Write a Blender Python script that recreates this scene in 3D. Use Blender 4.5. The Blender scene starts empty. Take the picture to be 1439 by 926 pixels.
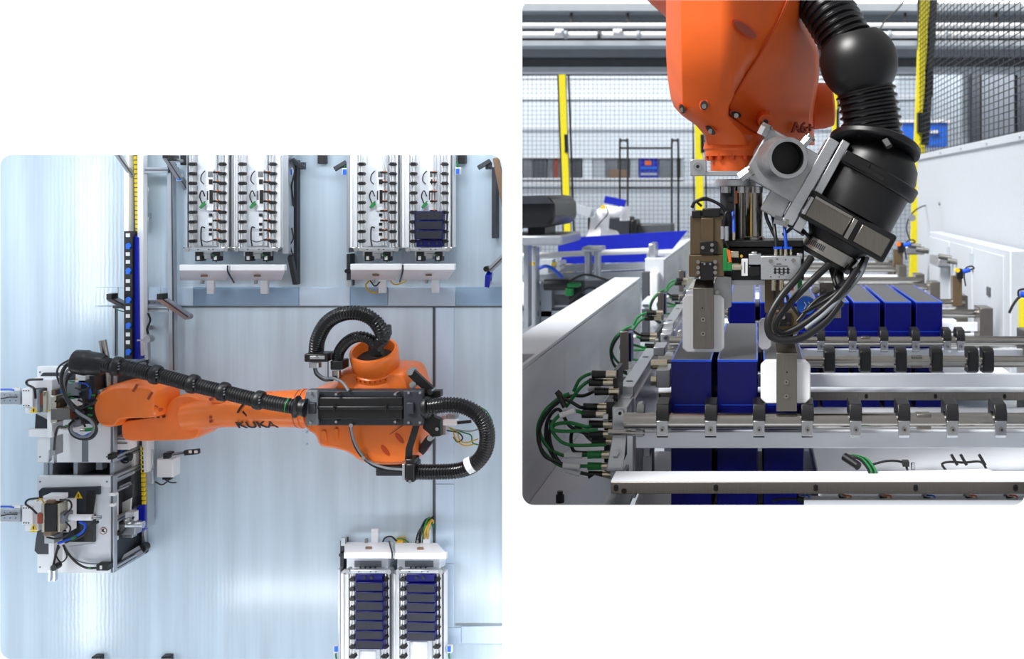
import bpy, math, random
from mathutils import Vector, Matrix
random.seed(7)
S = bpy.context.scene
COL = S.collection
PI = math.pi
# ---------------------------------------------------------------- camera
# photograph frame 1439 x 926; level camera 1.2 m above the hall floor, shifted lens
FPX, CX, CY, ZC = 1600.0, 1062.0, 268.0, 1.2
cd = bpy.data.cameras.new('camera'); cam = bpy.data.objects.new('camera', cd); COL.objects.link(cam)
cam.location = (0, 0, ZC); cam.rotation_euler = (PI/2, 0, 0)
cd.sensor_width = 36; cd.lens = 36*FPX/1439
cd.shift_x = (719.5-CX)/1439; cd.shift_y = -(463-CY)/1439
cd.clip_start = .05; cd.clip_end = 100
cd.dof.use_dof = True; cd.dof.focus_distance = 2.42; cd.dof.aperture_fstop = 7.0
S.camera = cam
# ---------------------------------------------------------------- light and exposure
W = bpy.data.worlds.new('overcast'); S.world = W; W.use_nodes = True
bg = W.node_tree.nodes['Background']; bg.inputs[0].default_value = (1, 1, 1, 1); bg.inputs[1].default_value = .46
S.view_settings.view_transform = 'Standard'; S.view_settings.look = 'None'
S.view_settings.exposure = 0; S.view_settings.gamma = 1; S.view_settings.use_curve_mapping = False
def area(name, loc, rot, sx, sy, power, col=(1, 1, 1)):
    l = bpy.data.lights.new(name, 'AREA'); l.shape = 'RECTANGLE'; l.size = sx; l.size_y = sy; l.energy = power; l.color = col
    o = bpy.data.objects.new(name, l); COL.objects.link(o); o.location = loc; o.rotation_euler = rot
    return o
sl = bpy.data.lights.new('sun', 'SUN'); sl.energy = 6.0; sl.angle = math.radians(24); sl.color = (1, .985, .96)
sun = bpy.data.objects.new('sun', sl); COL.objects.link(sun); sun.location = (-3, -2, 6)
sun.rotation_euler = Vector((.52, .41, -.75)).to_track_quat('-Z', 'Y').to_euler()
area('back_wall_fill', (0.3, 12.95, 2.75), (.9, 0, 0), 12.0, .5, 100, (.94, .97, 1))  # added fill light hidden behind the roof beams, brightening the back wall
# ---------------------------------------------------------------- helpers
def lin(c):
    return tuple((v/255/12.92 if v/255 <= .04045 else ((v/255+.055)/1.055)**2.4) for v in c)
MATS = {}
def mat(name, rgb, rough=.5, metal=0., var=.06, scale=30, bump=0., spec=.5, stretch=(1, 1, 1), coat=0., trans=0.):
    m = bpy.data.materials.new(name); m.use_nodes = True
    nt = m.node_tree; b = nt.nodes['Principled BSDF']; N = nt.nodes.new; L = nt.links.new
    b.inputs['Roughness'].default_value = rough; b.inputs['Metallic'].default_value = metal
    b.inputs['Specular IOR Level'].default_value = spec; b.inputs['Coat Weight'].default_value = coat
    b.inputs['Transmission Weight'].default_value = trans
    tc = N('ShaderNodeTexCoord'); mp = N('ShaderNodeMapping'); mp.inputs['Scale'].default_value = stretch
    nz = N('ShaderNodeTexNoise'); nz.inputs['Scale'].default_value = scale; nz.inputs['Detail'].default_value = 5
    L(tc.outputs['Object'], mp.inputs[0]); L(mp.outputs[0], nz.inputs['Vector'])
    cr = N('ShaderNodeValToRGB'); c = lin(rgb)
    cr.color_ramp.elements[0].position = .3; cr.color_ramp.elements[1].position = .7
    cr.color_ramp.elements[0].color = tuple(max(0, v*(1-var)) for v in c)+(1,)
    cr.color_ramp.elements[1].color = tuple(min(1, v*(1+var)) for v in c)+(1,)
    L(nz.outputs['Fac'], cr.inputs[0]); L(cr.outputs[0], b.inputs['Base Color'])
    if bump:
        bp = N('ShaderNodeBump'); bp.inputs['Strength'].default_value = bump; bp.inputs['Distance'].default_value = .002
        L(nz.outputs['Fac'], bp.inputs['Height']); L(bp.outputs[0], b.inputs['Normal'])
    MATS[name] = m
    return m
def P(x, y, Y):
    return Vector(((x-CX)/FPX*Y, Y, ZC-(y-CY)/FPX*Y))
def box(a, b):
    x0, y0, z0 = a; x1, y1, z1 = b
    v = [(x0,y0,z0),(x1,y0,z0),(x1,y1,z0),(x0,y1,z0),(x0,y0,z1),(x1,y0,z1),(x1,y1,z1),(x0,y1,z1)]
    return v, [(0,3,2,1),(4,5,6,7),(0,1,5,4),(1,2,6,5),(2,3,7,6),(3,0,4,7)]
def bx(x0, y0, x1, y1, Y, d):           # box: front face given in the photo frame at distance Y, d deep
    a = P(x0, y1, Y); b = P(x1, y0, Y)
    return box((a.x, Y, a.z), (b.x, Y+d, b.z))
def obox(c, ax, ay, az):                # oriented box: centre and three half-axis vectors
    c, ax, ay, az = map(Vector, (c, ax, ay, az))
    v = [c-ax-ay-az, c+ax-ay-az, c+ax+ay-az, c-ax+ay-az, c-ax-ay+az, c+ax-ay+az, c+ax+ay+az, c-ax+ay+az]
    return v, [(0,3,2,1),(4,5,6,7),(0,1,5,4),(1,2,6,5),(2,3,7,6),(3,0,4,7)]
def bar(p, q, w, d, up=(0, 1, 0)):      # rectangular bar between two points, w wide across, d along 'up'
    p, q = Vector(p), Vector(q); a = (q-p)/2; u = Vector(up); s = a.cross(u).normalized(); u2 = s.cross(a).normalized()
    return obox((p+q)/2, a, s*w/2, u2*d/2)
def pbar(p, q, wpx, d):                 # bar between two photo points (x, y, Y), width in photo pixels
    return bar(P(*p), P(*q), wpx/FPX*p[2], d)
def frame_of(a):
    a = a.normalized(); h = Vector((0, 0, 1)) if abs(a.z) < .9 else Vector((1, 0, 0))
    u = a.cross(h).normalized(); return u, a.cross(u).normalized()
def cyl(p, q, r, n=16, r1=None):
    p, q = Vector(p), Vector(q); r1 = r if r1 is None else r1; u, w = frame_of(q-p); v = []
    for k in range(n):
        t = 2*PI*k/n; d = u*math.cos(t)+w*math.sin(t); v += [p+d*r, q+d*r1]
    f = [(2*k, 2*((k+1) % n), 2*((k+1) % n)+1, 2*k+1) for k in range(n)]
    return v, f+[tuple(2*k for k in reversed(range(n))), tuple(2*k+1 for k in range(n))]
def pcyl(p, q, rpx, n=16, r1=None):
    s = p[2]/FPX; return cyl(P(*p), P(*q), rpx*s, n, None if r1 is None else r1*s)
def disc(x, y, Y, rpx, d, n=16):        # short cylinder facing the camera
    c = P(x, y, Y); return cyl(c, c+Vector((0, d, 0)), rpx*Y/FPX, n)
def lathe(p, a, prof, n=28, closed=True):  # profile [(t along a, radius)] in metres
    p, a = Vector(p), Vector(a).normalized(); u, w = frame_of(a); v = []; f = []
    for t, r in prof:
        for k in range(n):
            g = 2*PI*k/n; v.append(p+a*t+(u*math.cos(g)+w*math.sin(g))*r)
    for i in range(len(prof)-1):
        for k in range(n):
            k2 = (k+1) % n; f.append((i*n+k, i*n+k2, (i+1)*n+k2, (i+1)*n+k))
    if closed: f += [tuple(reversed(range(n))), tuple(range((len(prof)-1)*n, len(prof)*n))]
    return v, f
def smooth_path(pts, step=6):
    pts = [Vector(p) for p in pts]
    if len(pts) < 3: return pts
    e = [2*pts[0]-pts[1]]+pts+[2*pts[-1]-pts[-2]]; out = []
    for i in range(1, len(e)-2):
        a, b, c, d = e[i-1:i+3]
        for k in range(step):
            t = k/step
            out.append(.5*((2*b)+(c-a)*t+(2*a-5*b+4*c-d)*t*t+(3*b-a-3*c+d)*t**3))
    return out+[e[-2]]
def sweep(path, rads, n=8):
    v = []; f = []; u = None
    for i, p in enumerate(path):
        t = (path[min(i+1, len(path)-1)]-path[max(i-1, 0)]).normalized()
        if u is None: u, w = frame_of(t)
        else:
            u = (u-t*u.dot(t)).normalized(); w = t.cross(u).normalized()
        r = rads[i] if isinstance(rads, list) else rads
        for k in range(n):
            g = 2*PI*k/n; v.append(p+(u*math.cos(g)+w*math.sin(g))*r)
    for i in range(len(path)-1):
        for k in range(n):
            k2 = (k+1) % n; f.append((i*n+k, i*n+k2, (i+1)*n+k2, (i+1)*n+k))
    return v, f+[tuple(reversed(range(n))), tuple(range((len(path)-1)*n, len(path)*n))]
def tube(pts, r, n=8, step=6): return sweep(smooth_path(pts, step), r, n)
def ptube(pts, rpx, n=8, step=6): return tube([P(*p) for p in pts], rpx*pts[0][2]/FPX, n, step)
def hose(pts, r, pitch, amp=.12, n=16):  # corrugated hose: real rings along the path
    sp = smooth_path(pts, 24); L = [0]
    for a, b in zip(sp, sp[1:]): L.append(L[-1]+(b-a).length)
    m = max(4, int(L[-1]/pitch)); path = []; rads = []; j = 0
    for i in range(4*m+1):
        s = L[-1]*i/(4*m)
        while j < len(L)-2 and L[j+1] < s: j += 1
        q = (s-L[j])/max(1e-9, L[j+1]-L[j]); path.append(sp[j].lerp(sp[j+1], q)); rads.append(r*(1, 1, 1-amp, 1-amp)[i % 4])
    return sweep(path, rads, n)
def phose(pts, rpx, pitch, amp=.12, n=16):
    s = pts[0][2]/FPX; return hose([P(*p) for p in pts], rpx*s, pitch*s, amp, n)
def prism(pts, Y, d):                   # outline in the photo frame at distance Y, extruded d away from the camera
    n = len(pts); v = [P(x, y, Y) for x, y in pts]; v += [p+Vector((0, d, 0)) for p in v]
    ar = sum(pts[i][0]*pts[(i+1) % n][1]-pts[(i+1) % n][0]*pts[i][1] for i in range(n))
    f = [tuple(range(n)), tuple(reversed(range(n, 2*n)))]+[(i, i+n, (i+1) % n+n, (i+1) % n) for i in range(n)]
    return v, (f if ar < 0 else [tuple(reversed(q)) for q in f])
def dome(pts, layers):                  # rounded body: outline in the photo frame at the nearest full-size layer, layers [(Y, shrink)] deep to near
    n = len(pts); Yr = min(Y for Y, k in layers if k == 1); o = [P(x, y, Yr) for x, y in pts]
    c = sum(o, Vector())/n; v = []; f = []
    for Y, k in layers:
        for p in o: v.append(Vector((c.x+(p.x-c.x)*k, Y, c.z+(p.z-c.z)*k)))
    for i in range(len(layers)-1):
        for k in range(n): f.append((i*n+k, i*n+(k+1) % n, (i+1)*n+(k+1) % n, (i+1)*n+k))
    return v, f+[tuple(range(n)), tuple(reversed(range((len(layers)-1)*n, len(layers)*n)))]
def dense(pts, n=3):                    # closed outline with its corners softened
    v = [Vector((x, y)) for x, y in pts]; m = len(v)
    out = [v[i].lerp(v[(i+1) % m], k/n) for i in range(m) for k in range(n)]
    return [tuple((out[i-1]+2*out[i]+out[(i+1) % len(out)])/4) for i in range(len(out))]
def loft(rows, cap=True):               # rows of points, all of one length
    n = len(rows[0]); v = [p for r in rows for p in r]; f = []
    for i in range(len(rows)-1):
        for k in range(n): f.append((i*n+k, i*n+(k+1) % n, (i+1)*n+(k+1) % n, (i+1)*n+k))
    if cap: f += [tuple(reversed(range(n))), tuple(range((len(rows)-1)*n, len(rows)*n))]
    return v, f
def rrect(x0, y0, x1, y1, r, n=4):
    out = []
    for cx, cy, a in ((x1-r, y0+r, -PI/2), (x1-r, y1-r, 0), (x0+r, y1-r, PI/2), (x0+r, y0+r, PI)):
        for k in range(n+1): t = a+PI/2*k/n; out.append((cx+r*math.cos(t), cy+r*math.sin(t)))
    return out
def mesh(name, shapes, org=(0, 0, 0)):
    v = []; f = []; o = Vector(org)
    for sv, sf in shapes:
        k = len(v); v += [tuple(Vector(p)-o) for p in sv]; f += [tuple(i+k for i in q) for q in sf]
    me = bpy.data.meshes.new(name); me.from_pydata(v, [], f); me.update()
    import bmesh
    bm = bmesh.new(); bm.from_mesh(me); bmesh.ops.recalc_face_normals(bm, faces=bm.faces); bm.to_mesh(me); bm.free()
    me.polygons.foreach_set('use_smooth', [True]*len(me.polygons)); me.set_sharp_from_angle(angle=math.radians(38))
    return me
def origin(o): return o.matrix_world.translation if o else Vector()
def part(T, name, m, *shapes, bevel=0, kind=None, label=None):
    org = T['_o']; me = mesh(name, shapes, org); me.materials.append(MATS[m])
    o = bpy.data.objects.new(name, me); COL.objects.link(o); o.parent = T
    o['_o'] = org
    if bevel:
        bv = o.modifiers.new('bevel', 'BEVEL'); bv.width = bevel; bv.segments = 2; bv.limit_method = 'ANGLE'; bv.angle_limit = math.radians(40)
    if kind: o['kind'] = kind
    if label: o['label'] = label
    return o
def tag(o, label, cat, group=None):
    o['label'] = label; o['category'] = cat
    if group: o['group'] = group
    return o
def thing(name, label, cat, at, group=None):
    o = bpy.data.objects.new(name, None); COL.objects.link(o); o.empty_display_size = .02
    p = P(*at); o.location = p; o['_o'] = tuple(p)
    return tag(o, label, cat, group)
def solo(name, m, label, cat, *shapes, group=None, bevel=0, kind=None):
    p = Vector(shapes[0][0][0]); me = mesh(name, shapes, p); me.materials.append(MATS[m])
    o = bpy.data.objects.new(name, me); COL.objects.link(o); o.location = p; o['_o'] = tuple(p)
    if bevel:
        bv = o.modifiers.new('bevel', 'BEVEL'); bv.width = bevel; bv.segments = 2; bv.limit_method = 'ANGLE'; bv.angle_limit = math.radians(40)
    if kind: o['kind'] = kind
    if label: tag(o, label, cat, group)
    return o
def struct(name, m, *shapes, bevel=0, label=None):
    o = solo(name, m, None, None, *shapes, bevel=bevel); o['kind'] = 'structure'
    if label: o['label'] = label
    return o
def dup(T, delta, label=None):
    def cp(o, par):
        c = o.copy(); COL.objects.link(c); c.parent = par
        for ch in o.children: cp(ch, c)
        return c
    c = cp(T, None); c.location = T.location+Vector(delta)
    if label: c['label'] = label
    return c
def rep(T, o, pts):                      # further copies of a part (and its sub-parts) inside its thing, moved by world offsets
    for d in pts:
        c = o.copy(); COL.objects.link(c); c.parent = T; c.location = o.location+Vector(d)
        for ch in o.children:
            k = ch.copy(); COL.objects.link(k); k.parent = c
def text(T, name, s, c, size, m, right=(1, 0, 0), up=(0, 0, 1), depth=.0006, bold=0.):
    cu = bpy.data.curves.new(name, 'FONT'); cu.body = s; cu.size = size; cu.align_x = 'CENTER'; cu.align_y = 'CENTER'
    cu.extrude = depth; cu.offset = bold
    t = bpy.data.objects.new(name, cu); COL.objects.link(t); bpy.context.view_layer.update()
    me = bpy.data.meshes.new_from_object(t.evaluated_get(bpy.context.evaluated_depsgraph_get()))
    bpy.data.objects.remove(t); bpy.data.curves.remove(cu)
    r = Vector(right).normalized(); u = Vector(up).normalized(); n = r.cross(u)
    me.transform(Matrix(((r.x, u.x, n.x, 0), (r.y, u.y, n.y, 0), (r.z, u.z, n.z, 0), (0, 0, 0, 1))))
    me.transform(Matrix.Translation(Vector(c)-Vector(T['_o']))); me.materials.clear(); me.materials.append(MATS[m])
    o = bpy.data.objects.new(name, me); COL.objects.link(o); o.parent = T; o['_o'] = T['_o']
    return o
def bolt(x, y, Y, rpx, m='steel_bolt'):  # hex-socket bolt head facing the camera
    c = P(x, y, Y); r = rpx*Y/FPX
    return cyl(c, c+Vector((0, r*1.2, 0)), r, 12)
# ---------------------------------------------------------------- materials
mat('white_paint', (238, 240, 243), .45, var=.015)
mat('orange', (245, 122, 42), .33, var=.07, scale=14, bump=.05, coat=.25)
mat('orange_wrist', (224, 97, 32), .46, var=.07, scale=14, bump=.05, spec=.35)
mat('orange_deep', (196, 68, 14), .4, var=.06, scale=20)
mat('black_rubber', (17, 17, 20), .42, var=.2, scale=60, bump=.1)
mat('black_plastic', (17, 17, 20), .38, var=.15, scale=40, bump=.04)
mat('black_gloss', (18, 18, 21), .22, var=.1)
mat('charcoal', (44, 48, 56), .5, var=.1)
mat('aluminium', (198, 202, 207), .32, .85, var=.06, scale=80, stretch=(1, 1, 6))
mat('cast_alu', (172, 174, 177), .42, .8, var=.1, scale=60, bump=.12)
mat('steel', (168, 165, 160), .2, 1., var=.05, scale=50)
mat('steel_bolt', (188, 190, 194), .25, 1., var=.08)
mat('brushed', (128, 123, 117), .34, .9, var=.12, scale=30, stretch=(30, 1, 1), bump=.05)
mat('bronze', (104, 88, 66), .42, .35, var=.08, scale=40)
mat('profile', (176, 182, 190), .35, .6, var=.05)
mat('profile_groove', (70, 76, 84), .5, .2)
mat('white_plastic', (240, 241, 244), .35, var=.01)
mat('cell_blue', (2, 6, 90), .3, var=.25, scale=18, spec=.35)
mat('cell_edge', (22, 84, 224), .3, var=.1)
mat('cell_top', (84, 86, 90), .55, var=.12, scale=160, bump=.1)
mat('cell_top_dark', (27, 30, 41), .55, var=.12, scale=160, bump=.1)
mat('cable_black', (22, 22, 25), .4, var=.1)
mat('cable_green', (24, 120, 58), .4, var=.1)
mat('cable_grey', (120, 126, 134), .4, var=.1)
mat('cable_blue', (24, 84, 214), .35, var=.1)
mat('cable_yellow', (206, 164, 36), .45, var=.1)
mat('connector_green', (28, 134, 66), .4, var=.1)
mat('nickel', (214, 206, 184), .25, 1., var=.05)
mat('yellow_paint', (226, 212, 34), .4, var=.05)
mat('yellow_chain', (236, 208, 24), .45, var=.1)
mat('blue_paint', (8, 32, 178), .45, var=.1)
mat('blue_bright', (30, 108, 226), .35, var=.08)
mat('orange_led', (236, 112, 30), .4)
mat('sticker_yellow', (240, 200, 20), .5, var=.05)
mat('sticker_black', (16, 16, 16), .5)
mat('red_ring', (150, 70, 50), .5)
mat('wire_dark', (40, 42, 46), .5)
mat('wire_grey', (92, 98, 108), .5)
mat('grey_beam', (128, 134, 142), .5, var=.06, scale=6)
mat('grey_light', (176, 184, 192), .5, var=.05, scale=6)
mat('grey_dark', (72, 76, 82), .5, var=.08, scale=6)
mat('hall_wall', (224, 231, 238), .6, var=.02, scale=4)
mat('hall_floor', (150, 156, 164), .4, var=.06, scale=4)
mat('trough_metal', (214, 218, 224), .33, .15, var=.08, scale=7, stretch=(1, .4, 3))
mat('machine_white', (208, 213, 220), .45, var=.02)
mat('machine_grey', (190, 196, 204), .45, var=.02)
mat('rod_bright', (216, 218, 221), .32, .55, var=.04)
mat('white_tray', (230, 235, 243), .3, var=.03, scale=10)
mat('wood_brown', (132, 106, 84), .5, var=.1)
mat('rust_red', (150, 62, 40), .5)
mat('pane_grey', (120, 124, 130), .3, var=.2, scale=6)
mat('tag_white', (228, 230, 232), .5)
# ================================================================ white wall added as the blank border, with its two rounded openings
YW = 2.10
def wall_border():
    import bmesh
    me = bpy.data.meshes.new('wall_border'); bm = bmesh.new()
    holes = [(0.5, 218, 705.5, 926, 16), (734, 0, 1440, 709.5, 16)]
    outer = [(-1500, -60), (3000, -60), (3000, 1160), (-1500, 1160)]
    for Y, g in ((YW, 0), (YW+.012, 9)):
        es = []
        def ring(pts):
            vs = [bm.verts.new(P(x, y, YW)+Vector((0, Y-YW, 0))) for x, y in pts]
            es.extend(bm.edges.new((vs[i], vs[(i+1) % len(vs)])) for i in range(len(vs))); return vs
        o = ring(outer); hs = [ring(rrect(a-g, b-g, c+g, d+g, r+g, 8)) for a, b, c, d, r in holes]
        bmesh.ops.triangle_fill(bm, use_beauty=True, edges=es)
        if Y == YW: first = [o]+hs
        else:
            for A, B in zip(first, [o]+hs):
                n = len(A)
                for i in range(n): bm.faces.new((A[i], A[(i+1) % n], B[(i+1) % n], B[i]))
    bmesh.ops.recalc_face_normals(bm, faces=bm.faces); bm.to_mesh(me); bm.free()
    me.materials.append(MATS['white_paint'])
    o = bpy.data.objects.new('wall_border', me); COL.objects.link(o); o['kind'] = 'structure'
    o['label'] = 'added white wall with two rounded square openings, standing for a blank border'
wall_border()

# added unseen panels blocking stray sun from the left cell: hall divider, head panel
YF = 2.60
struct('light_block_divider', 'white_paint', ([(-.4505, YW+.013, 0), (-.4475, YW+.013, 0), (-.554, YF, 0), (-.557, YF, 0), (-.4505, YW+.013, 1.62), (-.4475, YW+.013, 1.62), (-.554, YF, 1.62), (-.557, YF, 1.62)], [(0, 3, 2, 1), (4, 5, 6, 7), (0, 1, 5, 4), (1, 2, 6, 5), (2, 3, 7, 6), (3, 0, 4, 7)]))
struct('light_block_top', 'white_paint', ([(-2.6, YW+.013, 1.6), (-.4515, YW+.013, 1.6), (-.558, YF, 1.6), (-.58, YF+.05, 1.6), (-2.6, YF+.05, 1.6), (-2.6, YW+.013, 1.62), (-.4515, YW+.013, 1.62), (-.558, YF, 1.62), (-.58, YF+.05, 1.62), (-2.6, YF+.05, 1.62)], [(0, 4, 3, 2, 1), (5, 6, 7, 8, 9)]+[(i, (i+1) % 5, (i+1) % 5+5, i+5) for i in range(5)]))
# ================================================================ right opening: the hall behind the gripper
struct('floor', 'hall_floor', box((-9, 2.2, -.02), (9, 15, 0)))
def hz(y, Y): return ZC-(y-CY)/FPX*Y
YB = 14.0
struct('wall_back', 'hall_wall', box((-8, YB, 0), (8, YB+.1, hz(95, YB))))
# roof: beams, purlins, gutters
struct('trim_1', 'grey_light', box((-8, 12, hz(101, 12)), (8, 12.3, hz(94, 12))))
struct('trim_2', 'grey_beam', box((-8, 12.2, hz(95, 12.2)), (8, 12.6, hz(78, 12.2))))
struct('trim_3', 'grey_beam', box((-8, 11.9, hz(79, 11.9)), (8, 12.2, hz(64, 11.9))))
struct('trim_4', 'grey_light', box((-8, 11.6, hz(64, 11.6)), (8, 11.9, hz(57, 11.6))))
struct('trim_5', 'grey_dark', box((-8, 12.5, hz(58, 12.5)), (8, 12.9, hz(34, 12.5))))
struct('trim_6', 'grey_beam', box((-8, 11.8, hz(34, 11.8)), (8, 12.2, hz(14, 11.8))))
struct('trim_7', 'grey_light', box((-8, 11.5, hz(15, 11.5)), (8, 12.4, hz(6, 11.5))))
struct('ceiling', 'grey_light', box((-8, 12.4, hz(-15, 12.4)), (8, 14.1, hz(-20, 12.4))))
c = solo('ceiling_pipe', 'white_paint', 'long pale pipe high under the hall roof, upper of the pair', 'pipe', cyl((-8, 11.3, hz(36, 11.3)), (8, 11.3, hz(36, 11.3)), .028, 10), group='pipes under the hall roof')
T = thing('ceiling_pipe', 'thick white pipe with fittings under the hall roof, lower of the pair', 'pipe', (760, 50, 11.0), 'pipes under the hall roof')
part(T, 'pipe', 'white_paint', cyl((-8, 11, hz(49, 11)), (8, 11, hz(49, 11)), .032, 10))
for x in (786, 868):
    part(T, 'valve', 'white_paint', pcyl((x-6, 45, 10.98), (x+6, 45, 10.98), 4.6), disc(x, 43, 10.9, 3.5, .1))
for x in (795, 842, 897, 1250, 1330):
    part(T, 'coupling', 'grey_light' if x != 842 else 'grey_dark', pcyl((x-2, 49, 10.98), (x+2, 49, 10.98), 6))
for x in (803, 882, 1272, 1400):
    solo('pipe_hanger', 'wire_dark', 'small dark pipe hanger on the roof beam at %s' % {803: 'the far left', 882: 'left of the orange wrist', 1272: 'left of the tall yellow post', 1400: 'the far right'}[x], 'bracket',
         pcyl((x, 16, 11.75), (x, 36, 11.3), 2), pcyl((x-3, 31, 11.42), (x+3, 31, 11.42), 3), group='pipe hangers')
solo('hanging_wire', 'wire_dark', 'thin black wire hanging from the roof behind the black hose', 'cable', ptube([(1271, 0, 9), (1262, 12, 9), (1245, 28, 9), (1237, 40, 9)], 1.1))
sk = struct('window_2', 'grey_light', box((-8, 12.4, hz(6, 12.4)), (8, 12.46, hz(4.5, 12.4))), label='bright skylight strip under the hall roof')
mat('skylight', (255, 255, 255)); q_ = MATS['skylight'].node_tree.nodes['Principled BSDF']; q_.inputs['Emission Color'].default_value = (1, 1, 1, 1); q_.inputs['Emission Strength'].default_value = 1.6
for k in range(4): part(sk, 'pane', 'skylight', box((-8+4*k, 12.41, hz(4.5, 12.4)), (-4.05+4*k, 12.44, hz(-14, 12.4))))
# wall rails and window band on the back wall
for i, y in enumerate((137, 179, 258)):
    struct('trim_%d' % (8+i), 'white_paint', box((-8, YB-.06, hz(y+3, YB)), (8, YB, hz(y-3, YB))))
win = struct('window_1', 'white_paint', bx(600, 219, 960, 222, YB-.08, .08), bx(600, 250, 960, 253, YB-.08, .08))
for a, b, m in ((600, 640, 'pane_grey'), (642, 690, 'grey_light'), (692, 733, 'pane_grey'), (735, 747, 'pane_grey'), (749, 768, 'grey_dark'), (770, 777, 'pane_grey'), (778, 784, 'rust_red'), (786, 804, 'pane_grey'), (805, 817, 'grey_dark'), (819, 832, 'hall_wall'),
                (834, 850, 'grey_light'), (852, 868, 'pane_grey'), (869, 884, 'grey_dark'), (886, 897, 'grey_light'), (898, 925, 'blue_paint'), (927, 945, 'pane_grey'), (946, 960, 'grey_light')):
    part(win, 'pane', m, bx(a, 222, b, 250, YB-.05, .04))
part(win, 'pane_print', 'orange_led', bx(906, 226, 915, 232, YB-.06, .01)); part(win, 'pane_print', 'wood_brown', bx(856, 238, 882, 249, YB-.06, .01))
part(win, 'pane_print', 'blue_bright', bx(900, 234, 923, 238, YB-.06, .01)); part(win, 'pane_print', 'grey_light', bx(900, 243, 923, 246, YB-.06, .01))
for a, b, m, in ((1230, 1262, 'grey_light'), (1312, 1352, 'grey_light'), (1366, 1378, 'grey_dark'), (1380, 1425, 'grey_beam'), (1430, 1500, 'grey_dark')):
    struct('trim_%d' % (11+len([o for o in bpy.data.objects if o.name.startswith('trim_')])-10), m, bx(a, 68, b, 212, 13.5, .2))
# blue cabinet beyond the right fence
T = thing('wall_cabinet', 'blue cabinet with a pale top edge behind the mesh fence', 'cabinet', (1300, 203, 11), None)
part(T, 'body', 'blue_bright', bx(1268, 172, 1331, 206, 11, .4), bevel=.01); part(T, 'top_edge', 'white_paint', bx(1264, 168, 1335, 172, 10.98, .44)); part(T, 'handle', 'tag_white', bx(1305, 183, 1318, 187, 10.97, .03))
# ---------------------------------------------------------------- yellow fence posts and dark mesh fence
def post(xt, yt, xb, yb, Y, w, label, dark):
    T = thing('fence_post', label, 'fence post', (xb, yb, Y), 'yellow fence posts')
    part(T, 'post', 'yellow_paint', pbar((xt, yt, Y), (xb, yb, Y), w, .06))
    for s, w2 in dark: part(T, 'mesh_frame', 'wire_dark', pbar((xt+s, yt, Y+.02), (xb+s, yb, Y+.02), w2, .03))
    part(T, 'clamp', 'black_plastic', pbar((xt+w*.55, yt+(yb-yt)*.23, Y-.02), (xt+w*.55+(xb-xt)*.06, yt+(yb-yt)*.30, Y-.02), w*.45, .04))
    return T
post(790.5, 105, 803, 470, 9.4, 9, 'yellow fence post left of the orange wrist, with dark mesh edges', [(-6.5, 1.8), (8.5, 2.2)])
post(981, 105, 986, 470, 9.4, 11, 'yellow fence post half hidden behind the gripper', [(-8, 1.8), (9, 2)])
post(1173, 60, 1172, 470, 9.4, 7, 'yellow fence post glimpsed between the orange wrist and black hose', [(5, 3)])
T = post(1300, -12, 1282, 480, 8.3, 15, 'tall thick yellow fence post in front of the white side wall', [])
part(T, 'mesh_frame', 'wire_dark', pbar((1312, -12, 8.3), (1299, 204, 8.3), 11, .06))
part(T, 'clamp', 'black_plastic', bx(1290, 158, 1300, 186, 8.2, .1))
T = thing('mesh_fence', 'fine dark wire mesh fence across the back of the hall', 'fence', (900, 330, 9.45), 'mesh fences')
z0, z1 = hz(460, 9.45), hz(106, 9.45); sh = []
x = -3.8
while x < 1.45:
    sh.append(box((x-.0013, 9.45, z0), (x+.0013, 9.4544, z1))); x += .036
z = z0
while z < z1:
    sh.append(box((-3.8, 9.455, z-.0013), (1.45, 9.4594, z+.0013))); z += .036
part(T, 'wire_mesh', 'wire_grey', *sh, kind='stuff')
for y, w in ((105, 1.6), (111, .8), (141, .8), (264, 1.0)):
    part(T, 'rail', 'wire_dark', bx(420, y-w/2, 1300, y+w/2, 9.43, .02))
T = thing('mesh_fence', 'dark wire mesh fence standing along the white side wall', 'fence', (1439, 185, 4.9), 'mesh fences')
sh = []; Xf = 1.19
y = 3.4
while y < 8.3:
    sh.append(box((Xf, y-.004, 1.44), (Xf+.003, y+.004, 2.75))); y += .115
z = 1.47
while z < 2.75:
    sh.append(box((Xf-.005, 3.4, z-.0015), (Xf, 8.3, z+.0015))); z += .034
part(T, 'wire_mesh', 'wire_dark', *sh, kind='stuff')
part(T, 'mesh_frame', 'wire_dark', box((Xf-.01, 8.28, 1.44), (Xf+.02, 8.32, 2.75)))
# ---------------------------------------------------------------- white side wall and low boxes
XR = 1.15
w = struct('wall_right', 'machine_grey', box((XR, 2.6, 0), (XR+.03, 8.1, 1.43)))
part(w, 'flange', 'machine_grey', box((XR-.012, 2.6, 1.415), (XR+.05, 8.1, 1.453)), bevel=.004)
for y in (4.9, 5.6, 6.3, 7.0): part(w, 'rivet', 'grey_light', cyl((XR-.013, y, 1.434), (XR-.02, y, 1.434), .008, 10))
for y, z in ((7.1, 1.12), (5.05, .86)): part(w, 'rivet', 'grey_beam', cyl((XR, y, z), (XR-.01, y, z), .012, 10))
T = thing('machine_cover', 'long low white cover box against the white side wall', 'cover', (1400, 440, 5.5))
part(T, 'body', 'machine_grey', box((1.05, 4.7, 0), (1.125, 6.9, .954)), bevel=.006)
for a, b in ((4.8, 5.45), (5.5, 6.1), (6.15, 6.85)): part(T, 'panel', 'machine_grey', box((1.043, a, .3), (1.052, b, .925)), bevel=.003)
part(T, 'latch', 'grey_dark', box((1.036, 5.05, .73), (1.045, 5.12, .77)), bevel=.003)
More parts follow.
